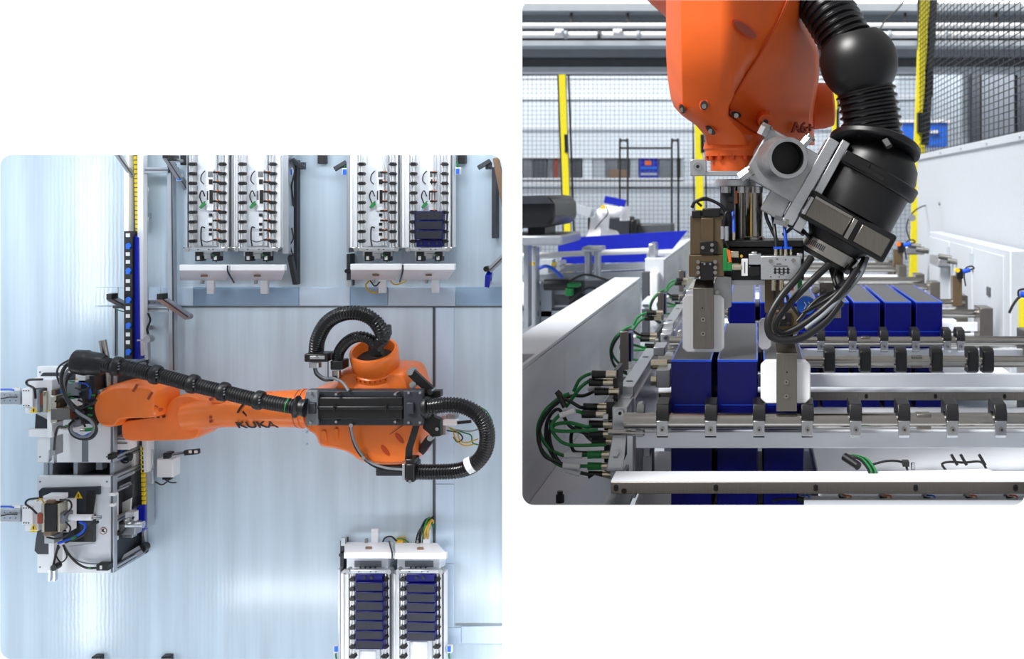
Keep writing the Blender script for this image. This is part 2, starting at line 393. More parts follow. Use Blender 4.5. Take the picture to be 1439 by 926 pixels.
part(T, 'hinge', 'grey_light', box((1.03, 5.45, .83), (1.045, 5.5, .9))); part(T, 'hinge', 'grey_light', box((1.03, 6.1, .83), (1.045, 6.15, .9)))
# ---------------------------------------------------------------- white trough panels on the left
def trough(y0, y1, label, seams):
    T = thing('cable_trough', label, 'panel', (800, 600, y0), 'white trough panels')
    part(T, 'body', 'machine_white', box((-.612, max(y0, 2.63), .3), (-.508, y1, .82)), bevel=.003)
    if y0 < 2.6: part(T, 'cap_end', 'machine_white', box((-.509, y0, .815), (-.5, 2.63, .824)))
    part(T, 'cap', 'machine_white', box((-.614, max(y0, 2.63), .815), (-.5, y1, .824)), bevel=.002)
    for a, b in seams: part(T, 'liner_plate', 'trough_metal', box((-.508, a, .3), (-.501, b, .812)), bevel=.001)
    return T
trough(2.38, 4.95, 'white trough side panel in the foreground, lined with metal', [(2.38, 2.98), (2.985, 3.46), (3.465, 4.94)])
trough(6.3, 9.0, 'white trough side panel farther back, ending behind the brown gripper block', [(6.31, 7.4), (7.41, 9)])
solo('trough_floor', 'trough_metal', 'grey sheet metal bottom of the cable trough', 'tray', box((-.5, 2.38, .5), (-.28, 4.9, .51)))
solo('trough_plate', 'white_tray', 'pale loose plate lying in the cable trough under the green plugs', 'plate', prism([(790, 700), (835, 668), (868, 676), (846, 708), (790, 712)], 2.44, .004))
solo('trough_bolt', 'black_plastic', 'black bolt on the trough bottom by the pale plate', 'bolt', pcyl((787, 706, 2.42), (787, 695, 2.42), 6), pcyl((787, 696, 2.42), (787, 690, 2.42), 4))
# ================================================================ things between the conveyors and the fence
T = thing('motor_housing', 'big black housing with cut corners at the left edge of the hall view', 'housing', (755, 330, 5.6))
part(T, 'body', 'black_plastic', prism([(690, 277), (771, 275), (779, 287), (780, 309), (770, 320), (690, 322)], 5.6, .7), bevel=.02)
part(T, 'top_cover', 'charcoal', prism([(700, 276), (765, 274.5), (770, 280), (776, 286), (700, 287)], 5.58, .6))
part(T, 'foot', 'black_plastic', bx(742, 320, 766, 333, 5.75, .3))
part(T, 'frame', 'profile', bx(700, 331, 790, 345, 5.6, .6), bevel=.01)
part(T, 'post', 'profile', bx(736, 345, 742, 460, 5.8, .1))
# blue side boards of a conveyor
T = thing('blue_conveyor', 'low conveyor with long blue side boards left of the gripper', 'conveyor', (850, 400, 6.4))
def slanted(pts, Y0, Y1, d):
    v = [P(x, y, Y0 if x < 850 else Y1) for x, y in pts]; n = len(v)
    v2 = [p+Vector((0, d, 0)) for p in v]
    return v+v2, [tuple(reversed(range(n))), tuple(range(n, 2*n))]+[(i, (i+1) % n, (i+1) % n+n, i+n) for i in range(n)]
part(T, 'side_board', 'blue_paint', slanted([(784, 335), (966, 324), (945, 350), (784, 357)], 6.7, 6.7, .03))
part(T, 'side_board', 'blue_paint', slanted([(786, 371), (790, 361), (908, 357), (908, 368)], 6.7, 6.7, .03))
part(T, 'rail', 'white_paint', pcyl((730, 360, 6.3), (915, 352, 6.5), 4))
part(T, 'beam', 'profile', pbar((770, 379, 6.4), (915, 372, 6.5), 8, .1)); part(T, 'beam', 'profile', pbar((735, 391, 6.4), (915, 384, 6.5), 10, .1))
part(T, 'beam', 'profile', pbar((775, 374, 6.35), (850, 371, 6.4), 3, .05))
for x in (750, 825, 838): part(T, 'post', 'profile', bx(x-4, 346, x+4, 470 if x < 800 else 392, 6.2, .1), bevel=.01)
part(T, 'bracket', 'profile', bx(817, 347, 845, 354, 6.15, .2), bevel=.01)
part(T, 'end_bracket', 'aluminium', bx(911, 342, 921, 375, 6.4, .2), bevel=.01); part(T, 'end_bolt', 'steel_bolt', disc(916, 370, 6.38, 4, .03))
part(T, 'roller', 'white_plastic', disc(784, 371, 6.2, 3.5, .2)); part(T, 'roller', 'white_plastic', disc(784, 378, 6.2, 3.5, .2))
for x, y in ((781, 333), (747, 371), (778, 371)): part(T, 'marker', 'sticker_yellow', disc(x, y, 6.1, 3, .03))
for a, b in ((735, 744), (758, 776)): part(T, 'cover', 'grey_light', bx(a, 365, b, 384, 6.5, .1))
T = thing('drive_machine', 'dark cluttered machine base under the blue conveyor', 'machine', (790, 470, 6.3))
part(T, 'body', 'grey_dark', bx(757, 392, 870, 520, 6.6, .4), bevel=.01)
part(T, 'plinth', 'white_paint', bx(700, 402, 748, 430, 6.25, .3), bevel=.01); part(T, 'plinth', 'grey_light', bx(700, 437, 870, 445, 6.3, .3))
part(T, 'beam', 'profile', bx(760, 395, 775, 470, 6.3, .1)); part(T, 'beam', 'profile', bx(775, 408, 860, 414, 6.4, .1))
part(T, 'drive', 'black_plastic', pcyl((765, 400, 6.25), (800, 400, 6.25), 8), bx(800, 396, 818, 440, 6.3, .1))
part(T, 'circuit', 'connector_green', bx(797, 398, 814, 404, 6.2, .08), bx(794, 405, 804, 416, 6.2, .06), bevel=.005)
part(T, 'hose', 'cable_blue', ptube([(757, 377, 6.15), (768, 374, 6.15), (780, 380, 6.15), (790, 390, 6.15)], 2.4))
part(T, 'hose', 'cable_black', ptube([(800, 395, 6.1), (822, 386, 6.1), (848, 392, 6.1), (870, 400, 6.1)], 1.6)); part(T, 'hose', 'cable_black', ptube([(800, 425, 6.1), (825, 405, 6.1), (850, 410, 6.1), (868, 425, 6.1)], 1.6))
T = thing('white_column', 'short white column in the gap between the two trough panels', 'column', (912, 470, 5.2))
part(T, 'body', 'white_paint', bx(913, 383, 925, 460, 6.2, .3), bevel=.01); part(T, 'post', 'grey_dark', bx(902, 383, 911, 470, 5.9, .1)); part(T, 'step', 'white_tray', bx(902, 424, 926, 434, 5.5, .3)); part(T, 'slot', 'grey_dark', bx(903, 428, 911, 431, 5.48, .02))
# hand trolley
T = thing('hand_trolley', 'black tube trolley with two tall loop handles before the fence', 'trolley', (910, 330, 8.8))
def loop(a, b, y0, y1): return ptube([(a, y1, 8.8), (a, y0+8, 8.8), (a+1.5, y0+2, 8.8), ((a+b)/2, y0, 8.8), (b-1.5, y0+2, 8.8), (b, y0+8, 8.8), (b, y1, 8.8)], 1.5, 8, 4)
part(T, 'handle', 'wire_dark', loop(871, 882, 197, 330)); part(T, 'handle', 'wire_dark', loop(944, 953, 197, 330))
for y in (208, 264): part(T, 'cross_bar', 'wire_dark', pcyl((872, y, 8.82), (944, y, 8.82), 1.4, 8))
part(T, 'grip', 'black_plastic', bx(951, 222, 956, 250, 8.75, .05)); part(T, 'box', 'charcoal', bx(854, 305, 886, 335, 8.5, .3), bevel=.01)
part(T, 'box', 'black_plastic', bx(886, 309, 894, 335, 8.45, .3), bevel=.01); part(T, 'box', 'grey_dark', bx(894, 315, 944, 335, 8.6, .3), bevel=.01)
# small white robot
T = thing('white_robot', 'small white jointed robot in the distance holding a blue panel', 'robot', (845, 345, 8.0))
part(T, 'base', 'white_plastic', lathe(P(842, 345, 8), (0, 0, 1), [(0, .10), (.05, .10), (.1, .07), (.2, .06)], 20))
part(T, 'lower_arm', 'white_plastic', pcyl((843, 330, 8), (848, 296, 7.95), 12, 16, 9)); part(T, 'shoulder', 'white_plastic', pcyl((835, 327, 7.9), (862, 334, 8.1), 11, 16))
part(T, 'upper_arm', 'white_plastic', pcyl((848, 296, 7.95), (878, 299, 7.9), 8.5, 16, 6.5)); part(T, 'wrist', 'white_plastic', pcyl((878, 290, 7.9), (878, 310, 7.9), 7, 16))
part(T, 'tool', 'blue_paint', pbar((850, 280, 7.8), (879, 286, 7.8), 10, .05)); part(T, 'joint_mark', 'sticker_yellow', disc(847, 291, 7.75, 3, .04))
part(T, 'tool_hand', 'grey_light', pbar((800, 290, 7.9), (832, 299, 7.9), 12, .15)); part(T, 'cable', 'cable_black', ptube([(836, 322, 7.7), (845, 311, 7.7), (854, 300, 7.7), (852, 290, 7.7)], .8))
part(T, 'stand', 'black_plastic', bx(826, 306, 836, 345, 8.1, .15)); part(T, 'pedestal', 'grey_light', bx(828, 345, 858, 507, 7.92, .2))
# sensors with coiled cable at the right wall
def sensor(x, y, Y, label, flip=1):
    T = thing('sensor', label, 'sensor', (x, y, Y), 'coloured sensors by the side wall')
    s = Y/FPX
    part(T, 'body', 'black_plastic', bx(x-4, y-2, x+5, y+12, Y, .04), bevel=.004)
    part(T, 'lamp', 'sticker_yellow' if flip > 0 else 'orange_led', disc(x-3, y, Y-.03, 3, .03)); part(T, 'plug', 'cable_blue', pcyl((x+4, y+2, Y), (x+14, y-1, Y), 3.2))
    part(T, 'cable', 'cable_black', ptube([(x+14, y-1, Y), (x+20, y-3, Y), (x+16, y-6, Y), (x+8, y-3, Y), (x+6, y+8, Y), (x+8, y+22, Y)], 1))
    part(T, 'bracket', 'bronze', bx(x-10, y+8, x+3, y+50, Y+.02, .05))
sensor(1349, 380, 4.75, 'yellow and blue sensor on the bronze post right of the blue cells')
sensor(1266, 343, 6.9, 'orange and blue sensor far back by the base of the tall yellow post', -1)
T = thing('signal_cable', 'black bent cable with a blue plug at the right picture edge', 'cable', (1432, 440, 4.2))
part(T, 'wire', 'cable_black', ptube([(1418, 440, 4.2), (1424, 428, 4.2), (1432, 418, 4.2), (1442, 414, 4.2)], 2)); part(T, 'loop', 'cable_black', ptube([(1431, 416, 4.2), (1432, 408, 4.2), (1442, 406, 4.2)], 1.6)); part(T, 'plug', 'cable_blue', pcyl((1434, 413, 4.15), (1448, 416, 4.15), 4.5))
solo('bollard', 'yellow_paint', 'short yellow bollard at the right picture edge beyond the rods', 'bollard', bx(1435, 420, 1450, 700, 4.4, .05))
T = thing('fence_cable', 'thin dark cable with clip curling off the tall yellow post', 'cable', (1290, 340, 7.4))
part(T, 'wire', 'wire_dark', ptube([(1308, 286, 7.9), (1290, 293, 7.5), (1278, 305, 7.4), (1274, 322, 7.4), (1279, 338, 7.4)], 1)); part(T, 'clip', 'grey_beam', disc(1282, 306, 7.35, 5, .04))
T = thing('pusher_unit', 'grey clustered pusher unit by the foot of the tall yellow post', 'machine', (1300, 370, 6.6))
part(T, 'body', 'cast_alu', bx(1272, 346, 1300, 358, 7.2, .3), bevel=.01); part(T, 'body', 'cast_alu', bx(1318, 362, 1352, 376, 6.1, .3), bevel=.01)
for x, y, Y in ((1285, 344, 7.1), (1296, 350, 7.0), (1328, 360, 6.0), (1340, 366, 5.9)): part(T, 'cylinder', 'steel', pcyl((x-9, y, Y), (x+9, y+3, Y), 4, 10))
# ================================================================ conveyors of rods and clips with the blue cells
YR, ZR, RR = 2.34, ZC-(591-CY)/FPX*2.34, .0165
T = thing('rod_conveyor', 'rod conveyor in the foreground, carrying three tall blue cells', 'conveyor', (1062, 690, 2.4), 'rod conveyors')
XL, XE = -.27, .88
CONV = T
def rod(y, name='rod'): return part(T, name, 'steel', cyl((XL, y, ZR), (XE, y, ZR), RR, 24))
rod(YR); rod(YR+.81)
CXS = [-.19+.0985*k for k in range(9)]+[.64]
x = CXS[0]
def yz(x0, x1, pts):                      # prism along X from a (y, z) outline
    n = len(pts); v = [(x0, a, b) for a, b in pts]+[(x1, a, b) for a, b in pts]
    return v, [tuple(range(n)), tuple(reversed(range(n, 2*n)))]+[(i, i+n, (i+1) % n+n, (i+1) % n) for i in range(n)]
cl = part(T, 'clip', 'black_plastic', yz(x-.013, x+.013, [(YR-.022, ZR+.002), (YR-.022, ZR+.02), (YR-.012, ZR+.036), (YR+.035, ZR+.042), (YR+.05, ZR+.03), (YR+.05, ZR-.01), (YR+.02, ZR-.01), (YR+.02, ZR+.016), (YR-.005, ZR+.02), (YR-.012, ZR+.002)]), bevel=.002)
part(cl, 'clip_plate', 'steel_bolt', yz(x-.012, x+.011, [(YR-.024, ZR+.004), (YR-.024, ZR-.026), (YR-.018, ZR-.031), (YR-.016, ZR-.031), (YR-.016, ZR+.004)]), bevel=.001)
part(cl, 'screw', 'steel', cyl((x, YR-.023, ZR-.013), (x, YR-.029, ZR-.013), .0052, 10)); part(cl, 'screw_socket', 'sticker_black', cyl((x, YR-.0285, ZR-.013), (x, YR-.0296, ZR-.013), .0024, 6))
rep(T, cl, [(q-x, 0, 0) for q in CXS[1:]])
y2 = YR+.81
cb = part(T, 'clip', 'black_plastic', yz(x-.016, x+.014, [(y2-.03, ZR-.022), (y2-.03, ZR+.03), (y2-.02, ZR+.038), (y2+.03, ZR+.04), (y2+.03, ZR-.03), (y2-.01, ZR-.03)]), bevel=.003)
part(cb, 'screw', 'steel', cyl((x-.02, y2-.02, ZR-.01), (x-.014, y2-.02, ZR-.01), .004, 8))
rep(T, cb, [(q-x, 0, 0) for q in CXS[1:]])
for xx, yy in ((.345, YR), (.445, YR+.81), (.5, YR)):
    if xx == .5: continue
    part(T, 'rod_coupling', 'brushed', box((xx-.016, yy-.014, ZR-.016), (xx+.014, yy+.014, ZR+.016)), bevel=.002)
def zat(y, Y): return ZC-(y-CY)/FPX*Y
part(T, 'front_beam', 'white_tray', box((XL+.02, 2.37, zat(630, 2.37)), (XE, 2.395, zat(607, 2.37))), bevel=.002)
part(T, 'rear_beam', 'white_tray', box((XL+.02, 3.11, zat(630, 2.37)), (XE, 3.13, zat(607, 2.37))), bevel=.002)
for yy in (2.2, 3.18):
    r = part(T, 'guide_rail', 'brushed', box((XL-.01, yy, zat(694, 2.2)), (XE, yy+.08, zat(677.5, 2.2))), bevel=.001)
    part(r, 'top_strip', 'white_tray', box((XL-.01, yy+.002, zat(677.5, 2.2)), (XE, yy+.08, zat(676.5, 2.2))))
    for k in range(-1, 5):
        xs = -.077+.193*k
        if xs > XE: continue
        part(r, 'slot', 'sticker_black', cyl((xs, yy+.001, zat(687, 2.2)), (xs, yy-.0008, zat(687, 2.2)), .0048, 10), cyl((xs, yy+.001, zat(684, 2.2)), (xs, yy-.0008, zat(684, 2.2)), .0048, 10))
# right end post and left end frame
part(T, 'end_post', 'brushed', box((.845, 2.34, .45), (.895, 2.46, ZR+.03)), bevel=.003); part(T, 'end_post', 'brushed', box((.845, 3.06, .45), (.895, 3.18, ZR+.03)), bevel=.003)
for xx in (XL-.03, .85):
    for yy in (2.5, 3.0): part(T, 'leg', 'profile', box((xx, yy, 0), (xx+.04, yy+.04, .486)))
part(T, 'carry_strip', 'white_tray', box((XL, 2.42, .485), (XE, 3.06, .5)))
E_ = T
ub = part(T, 'end_bar', 'aluminium', bx(870, 543, 891, 562, 2.55, .62), bevel=.002); part(ub, 'bar_step', 'aluminium', bx(865, 558, 887, 580, 2.5, .1), bevel=.002)
for q, w in ((880, 2.62), (880, 3.0)):
    cc = P(q, 543, 2.55); part(ub, 'hole', 'sticker_black', cyl((cc.x, w, cc.z-.001), (cc.x, w, cc.z+.0008), .0085, 12))
fb = part(T, 'end_block', 'aluminium', bx(860, 572, 882, 604, 2.4, .12), bevel=.002)
part(fb, 'bolt', 'steel_bolt', disc(871, 581, 2.39, 5.6, .015)); part(fb, 'bolt_socket', 'sticker_black', disc(871, 581, 2.3885, 2.6, .004, 6))
part(T, 'lower_block', 'aluminium', loft([[P(*p) for p in ((861, 612, 2.38), (881, 612, 2.38), (881, 612, 2.5), (861, 612, 2.5))], [P(*p) for p in ((853, 655, 2.36), (876, 655, 2.36), (876, 655, 2.5), (853, 655, 2.5))], [P(*p) for p in ((852, 662, 2.36), (876, 662, 2.36), (876, 662, 2.5), (852, 662, 2.5))]]), bevel=.0015)
part(T, 'foot_bracket', 'aluminium', prism([(858, 662), (864, 662), (866, 667), (873, 667), (876, 661), (880, 661), (880, 687), (858, 687)], 2.37, .05), bevel=.001)
part(T, 'foot_bolt', 'black_plastic', disc(877, 690, 2.2, 4, .02)); part(T, 'nut', 'steel_bolt', pcyl((866, 640, 2.375), (864, 636, 2.34), 5.5, 6)); part(T, 'nut', 'steel_bolt', pcyl((855, 587, 2.4), (848, 587, 2.4), 6, 12))
part(T, 'pin', 'steel', pcyl((855, 607, 2.36), (906, 608, 2.36), 4.4, 14)); part(T, 'pin_head', 'steel_bolt', pcyl((894, 608, 2.35), (904, 608, 2.35), 6.5, 6))
part(T, 'lever', 'cast_alu', prism([(895, 568), (902, 566), (906, 570), (905, 584), (899, 592), (899, 612), (888, 614), (886, 606), (893, 590)], 2.355, .025), bevel=.0015)
part(T, 'side_plate', 'charcoal', bx(849, 566, 856, 690, 2.5, .35)); part(T, 'frame_plate', 'trough_metal', bx(889, 560, 893, 700, 2.52, .6))
part(T, 'frame_post', 'aluminium', bx(902, 600, 917, 672, 2.5, .05), bevel=.002); part(T, 'stop_block', 'aluminium', bx(904, 628, 914, 642, 2.47, .04), bevel=.002)
sp = part(T, 'sensor_plate', 'brushed', bx(871, 466, 883, 520, 3.2, .012), bevel=.002); part(sp, 'plate_edge', 'cell_blue', bx(881, 468, 887, 508, 3.214, .06))
for y, Y in ((512, 2.75), (535, 2.72)): part(T, 'guide_pin', 'nickel', pcyl((915, y, Y), (938, y, Y), 7, 12))
part(T, 'guide_block', 'aluminium', bx(922, 520, 942, 545, 2.68, .1), bevel=.002); part(T, 'guide_block', 'aluminium', bx(918, 488, 934, 500, 3.0, .1), bevel=.002)
L4 = ['rod conveyor behind the front one, carrying a row of seven blue cells', 'third rod conveyor back, its rods empty', 'fourth rod conveyor back, seen below the tall yellow post', 'farthest rod conveyor, just below the white side wall end']
for i, lb in enumerate(L4):
    d = dup(T, (0, 1.23*(i+1), 0), lb)
    if i: 
        for ch in [q for q in d.children if q.name.startswith('clip')]:
            for g in list(ch.children): bpy.data.objects.remove(g)
            bpy.data.objects.remove(ch)
# white inner trays (right of the cells)
part(T, 'tray', 'white_tray', box((.13, 2.3, .565), (.9, 3.16, .6)), bevel=.004)
part(T, 'tray', 'white_tray', bx(1130, 703, 1500, 714, 2.21, .03)); part(T, 'tray_lip', 'white_tray', prism([(1205, 667), (1390, 662), (1402, 667)], 2.26, .02))
for k, (x0, lb) in enumerate(((.62, 'white tray inside the second rod conveyor right of the cells'), (-.25, 'white tray inside the third rod conveyor'), (-.25, 'white tray inside the fourth rod conveyor'), (-.25, 'white tray inside the farthest rod conveyor'))):
    solo('white_tray', 'white_tray', lb, 'tray', box((x0, 3.53+1.23*k, .56), (.84, 4.38+1.23*k, .66 if k else .6)), group='white trays in the conveyors', bevel=.004)
# cables lying in the front tray
T = thing('tray_cable', 'black cable bundle with a green wire lying in the front white tray', 'cable', (1205, 655, 2.4))
part(T, 'plug', 'black_plastic', pcyl((1187, 642, 2.33), (1206, 655, 2.3), 6)); 
for k in range(4): part(T, 'wire', 'cable_green' if k % 2 else 'cable_black', ptube([(1192+k*3, 640, 2.33), (1208+k*3, 645, 2.31), (1218+k*3, 656, 2.28), (1222+k*3, 664, 2.26)], 2))
part(T, 'cable', 'cable_black', ptube([(1225, 653, 2.3), (1245, 648, 2.3), (1262, 648, 2.3), (1272, 652, 2.3), (1275, 660, 2.28)], 1.7)); part(T, 'tie', 'black_plastic', bx(1269, 649, 1278, 656, 2.28, .02))
T = thing('tray_cable', 'thin black cable with ties at the right end of the front white tray', 'cable', (1350, 650, 2.4))
part(T, 'cable', 'cable_black', ptube([(1330, 662, 2.28), (1324, 652, 2.3), (1335, 649, 2.3), (1355, 650, 2.3), (1378, 649, 2.3), (1388, 662, 2.28)], 1.7))
for q in (1340, 1353, 1379): part(T, 'tie', 'black_plastic', pbar((q-3, 639, 2.29), (q+5, 653, 2.29), 4, .01))
solo('tray_bolt', 'steel_bolt', 'small bright bolt standing in the front white tray', 'bolt', pcyl((1283, 660, 2.29), (1283, 650, 2.29), 3, 10))
for i, q in enumerate((1130, 1188, 1245, 1306, 1365, 1422)):
    T = thing('roller_clip', 'small black clip with wires below the front rail, %s from the left' % ['first', 'second', 'third', 'fourth', 'fifth', 'sixth'][i], 'clip', (q, 704, 2.24), 'clips below the front rail')
    part(T, 'body', 'black_plastic', pbar((q-10, 699, 2.24), (q+10, 703, 2.24), 8, .03), bevel=.002); part(T, 'wire', 'cable_blue' if i in (0, 3) else 'orange_led', ptube([(q-4, 696, 2.23), (q+6, 697, 2.23), (q+11, 706, 2.23)], 1.1)); part(T, 'cable', 'cable_black', ptube([(q-45, 704, 2.25), (q-30, 701, 2.25), (q-8, 701, 2.25)], 1.8))
# ---------------------------------------------------------------- tall blue cells
def cell(x0, y0, w, d, zt, zb, label, group):
    T = bpy.data.objects.new('battery_cell', None); COL.objects.link(T); p = Vector((x0+w/2, y0+d/2, zb)); T.location = p; T['_o'] = tuple(p); T.empty_display_size = .02
    tag(T, label, 'battery cell', group)
    part(T, 'body', 'cell_blue', box((x0, y0, zb), (x0+w, y0+d, zt)), bevel=.0025)
    e = .0035
    part(T, 'top_plate', 'cell_top', box((x0+e, y0+e, zt-.001), (x0+w-e, y0+d-e, zt+.0012)))
    part(T, 'film_edge', 'cell_edge', box((x0, y0+.001, zt-.002), (x0+e, y0+d, zt+.002)), box((x0+w-e, y0+.001, zt-.002), (x0+w, y0+d, zt+.002)), box((x0, y0, zt-.002), (x0+w, y0+e, zt+.002)))
    part(T, 'film_seam', 'cell_edge', box((x0+.008, y0-.0006, zt-.0935), (x0+w-.008, y0+.001, zt-.0925)))
    return T
ZT = ZC-.3585
C0 = cell(-.1785, 2.40, .0855, .67, ZT, .5, 'tall blue cell in the front row, nearest the cable trough', 'front row cells')
dup(C0, (.0975, 0, 0), 'tall blue cell in the front row, the middle one'); dup(C0, (.195, 0, 0), 'tall blue cell in the front row, gripped behind the white pad')
nm = ['under the valve block, leftmost', 'second from left, mostly hidden', 'third from left, behind the cable loop', 'fourth from left', 'third from the right end', 'second from the right end', 'at the right end']
for k in range(7): dup(C0, (-.0867+.1*k+.1785, 1.25, 0), 'tall blue cell in the rear row, %s' % nm[k])['group'] = 'rear row cells'
# ---------------------------------------------------------------- sensor plugs and looping cables in the trough
def plug(name, label, y, x1, mm, pts, Y=2.52, sleeve=None, L=34):
    T = thing(name, label, 'cable', (x1, y, Y), 'plugged sensor cables in the trough')
    part(T, 'nut', 'nickel', pcyl((x1-14, y, Y), (x1, y, Y), 5.6, 12))
    part(T, 'plug', mm, pcyl((x1-L, y, Y), (x1-13, y, Y), 5.8, 12, 5.2))
    part(T, 'cable', 'cable_green' if 'green' in label.split(' plug')[0] else 'cable_black', ptube([(x1-L+2, y, Y)]+pts, 2.6))
    if sleeve: part(T, 'sleeve', 'tag_white', pcyl(sleeve[0], sleeve[1], 4.2, 10))
    return T
A = [
 ('green cable and black plug, uppermost of the stack', 526, 866, 'black_plastic', [(830, 525, 2.5), (815, 533, 2.5), (806, 550, 2.5)], None),
 ('green cable and black plug, second from the top of the stack', 537, 862, 'black_plastic', [(828, 535, 2.48), (815, 545, 2.48), (804, 560, 2.48), (795, 572, 2.48)], None),
 ('black cable and black plug, third from the top of the stack', 550, 870, 'black_plastic', [(835, 550, 2.55), (820, 556, 2.55), (806, 556, 2.55), (790, 560, 2.55)], ((826, 546, 2.53), (844, 540, 2.53))),
 ('black cable and silver-nutted plug, fourth from the top', 572, 854, 'black_plastic', [(815, 572, 2.44), (795, 562, 2.44), (778, 570, 2.44), (762, 592, 2.44), (757, 615, 2.44), (765, 640, 2.44), (790, 652, 2.44)], None),
 ('green cable and black plug above the green loop', 582, 852, 'black_plastic', [(812, 578, 2.42), (792, 580, 2.42), (778, 592, 2.42), (776, 603, 2.42), (795, 606, 2.42), (840, 604, 2.42)], ((787, 584, 2.41), (808, 577, 2.41))),
 ('green looping cable between the black ones', 596, 862, 'black_plastic', [(825, 600, 2.43), (800, 594, 2.43), (778, 598, 2.43), (780, 612, 2.43), (800, 625, 2.43), (852, 625, 2.43)], None),
 ('black looping cable reaching deepest into the trough', 610, 862, 'charcoal', [(820, 608, 2.5), (800, 598, 2.5), (785, 575, 2.5), (770, 590, 2.5), (768, 620, 2.5), (782, 650, 2.5)], None),
 ('black cable and dark plug below the green loop', 620, 866, 'charcoal', [(828, 616, 2.55), (812, 600, 2.55), (803, 610, 2.55), (805, 632, 2.55), (820, 636, 2.55), (850, 635, 2.55)], None),
 ('black cable ending in a green plug with white sleeve, upper', 639, 860, 'connector_green', [(815, 640, 2.46), (792, 640, 2.46), (770, 628, 2.46), (758, 605, 2.46), (764, 580, 2.46), (785, 560, 2.46), (800, 553, 2.46)], ((793, 640, 2.45), (818, 640, 2.45))),
 ('black cable ending in a green plug with white sleeve, lower', 655, 860, 'connector_green', [(812, 655, 2.45), (790, 655, 2.45), (770, 642, 2.45), (758, 625, 2.45), (756, 600, 2.45), (765, 580, 2.45), (784, 566, 2.45)], ((791, 654, 2.44), (815, 656, 2.44))),
 ('black cable ending in a black plug with white sleeve, lowest', 667, 861, 'black_plastic', [(815, 664, 2.46), (795, 658, 2.46), (780, 640, 2.46), (772, 615, 2.46), (775, 590, 2.46)], ((792, 659, 2.45), (815, 666, 2.45))),
]
PL = [plug('sensor_cable', a[0], a[1], a[2], a[3], a[4], 2.44+.01*(i % 4), a[5]) for i, a in enumerate(A)]
for n, (dy, wh) in enumerate(((1.23, 'at the second conveyor end'), (2.6, 'far back'))):
    for t, a in zip(PL, A):
        if PL.index(t) in (0, 1, 3, 4, 8, 9, 5): dup(t, (0, dy, 0), a[0].replace('of the stack', '').replace('  ', ' ').strip()[:60]+' '+wh)
solo('cable_tie', 'black_plastic', 'black cable tie around the looping trough cables', 'cable tie', pcyl((784, 552, 2.42), (794, 572, 2.42), 4), pcyl((782, 550, 2.4), (788, 556, 2.4), 4))
T = thing('plug_panel', 'black plug panel at the end of the front conveyor', 'panel', (866, 640, 2.5))
part(T, 'plate', 'black_plastic', bx(862, 520, 868, 690, 2.46, .1)); part(T, 'socket_block', 'black_plastic', bx(852, 565, 864, 584, 2.43, .04), bevel=.002)
# ================================================================ orange robot wrist with its hose pack
T = thing('robot_wrist', 'orange robot wrist hanging down with a black corrugated hose pack', 'robot', (1040, 240, 2.5))
WR = T
ROWS = [(-15, 936, 1023, 1112, 1126), (30, 936, 1023, 1093, 1134), (75, 936, 1023, 1068, 1151), (108, 938, 1022, 1046, 1151), (135, 942, 1020, 1030, 1147), (150, 947, 1014, 1022, 1144), (162, 958, 1012, 1024, 1143), (176, 978, 1022, 1044, 1143), (190, 990, 1036, 1066, 1144), (204, 992, 1040, 1075, 1145)]
def F(y): return .15*max(0, (y-60)/144)**1.4      # the underside draws back towards the flange
def sec(y, l, e, s, r):
    f = F(y)
    return [P(l, y, 2.44+f*.6), P((l+e)/2-22, y, 2.31+f), P(e-12, y, 2.268+f), P(e, y, 2.268+f), P(e+10, y, 2.277+f), P((e+s)/2+6, y, 2.315+f), P(s, y, 2.355+f), P(s+3, y, 2.350+f), P((s+r)/2+6, y, 2.43+f), P(r-6, y, 2.53+f*.6), P(r, y, 2.60+f*.5), P(r-6, y, 2.80), P(l+14, y, 2.80), P(l, y, 2.60)]
part(T, 'housing', 'orange_wrist', loft([sec(*r) for r in ROWS]), bevel=.003)
def seam(y):
    for a, b in zip(ROWS, ROWS[1:]):
        if a[0] <= y <= b[0]: return a[3]+(b[3]-a[3])*(y-a[0])/(b[0]-a[0])
part(T, 'housing_seam', 'orange_deep', ptube([(seam(y)+1, y, 2.350+F(y)) for y in (0, 20, 40, 60, 80, 100, 120, 140, 152)], 1.1, 6))
def recess(x, y, Y, a, b, rot, slope, screw=True):
    c, s = math.cos(rot), math.sin(rot)
    pts = [(a*math.cos(t)*c-b*math.sin(t)*s, a*math.cos(t)*s+b*math.sin(t)*c) for t in [2*PI*k/18 for k in range(18)]]
    def slab(k, dx, dy, y0, y1):
        n = len(pts); v = [P(x+px*k+dx, y+py*k+dy, Y+slope*(px*k+dx)+y0) for px, py in pts]+[P(x+px*k+dx, y+py*k+dy, Y+slope*(px*k+dx)+y1) for px, py in pts]
        return v, [tuple(range(n)), tuple(reversed(range(n, 2*n)))]+[(i, i+n, (i+1) % n+n, (i+1) % n) for i in range(n)]
    o = part(T, 'recess', 'orange_deep', slab(1, 0, 0, 0, .02))
    part(o, 'hole', 'sticker_black' if screw else 'rust_red', slab(.84, .6, .8, -.001, .002))
    if screw: part(o, 'screw', 'steel', disc(x+.5, y+2.5, Y-.004, 3.6, .006, 8))
recess(1047, 41, 2.290, 22, 7.5, .62, .00136, False)
recess(958, 152, 2.302+F(152), 5, 8, -.3, -.002); recess(989, 147, 2.275+F(147), 6.5, 8, .2, -.001); recess(998, 182, 2.277+F(182), 5, 10, -.8, -.0013); recess(1034, 160, 2.334+F(160), 9, 5, .3, .0013)
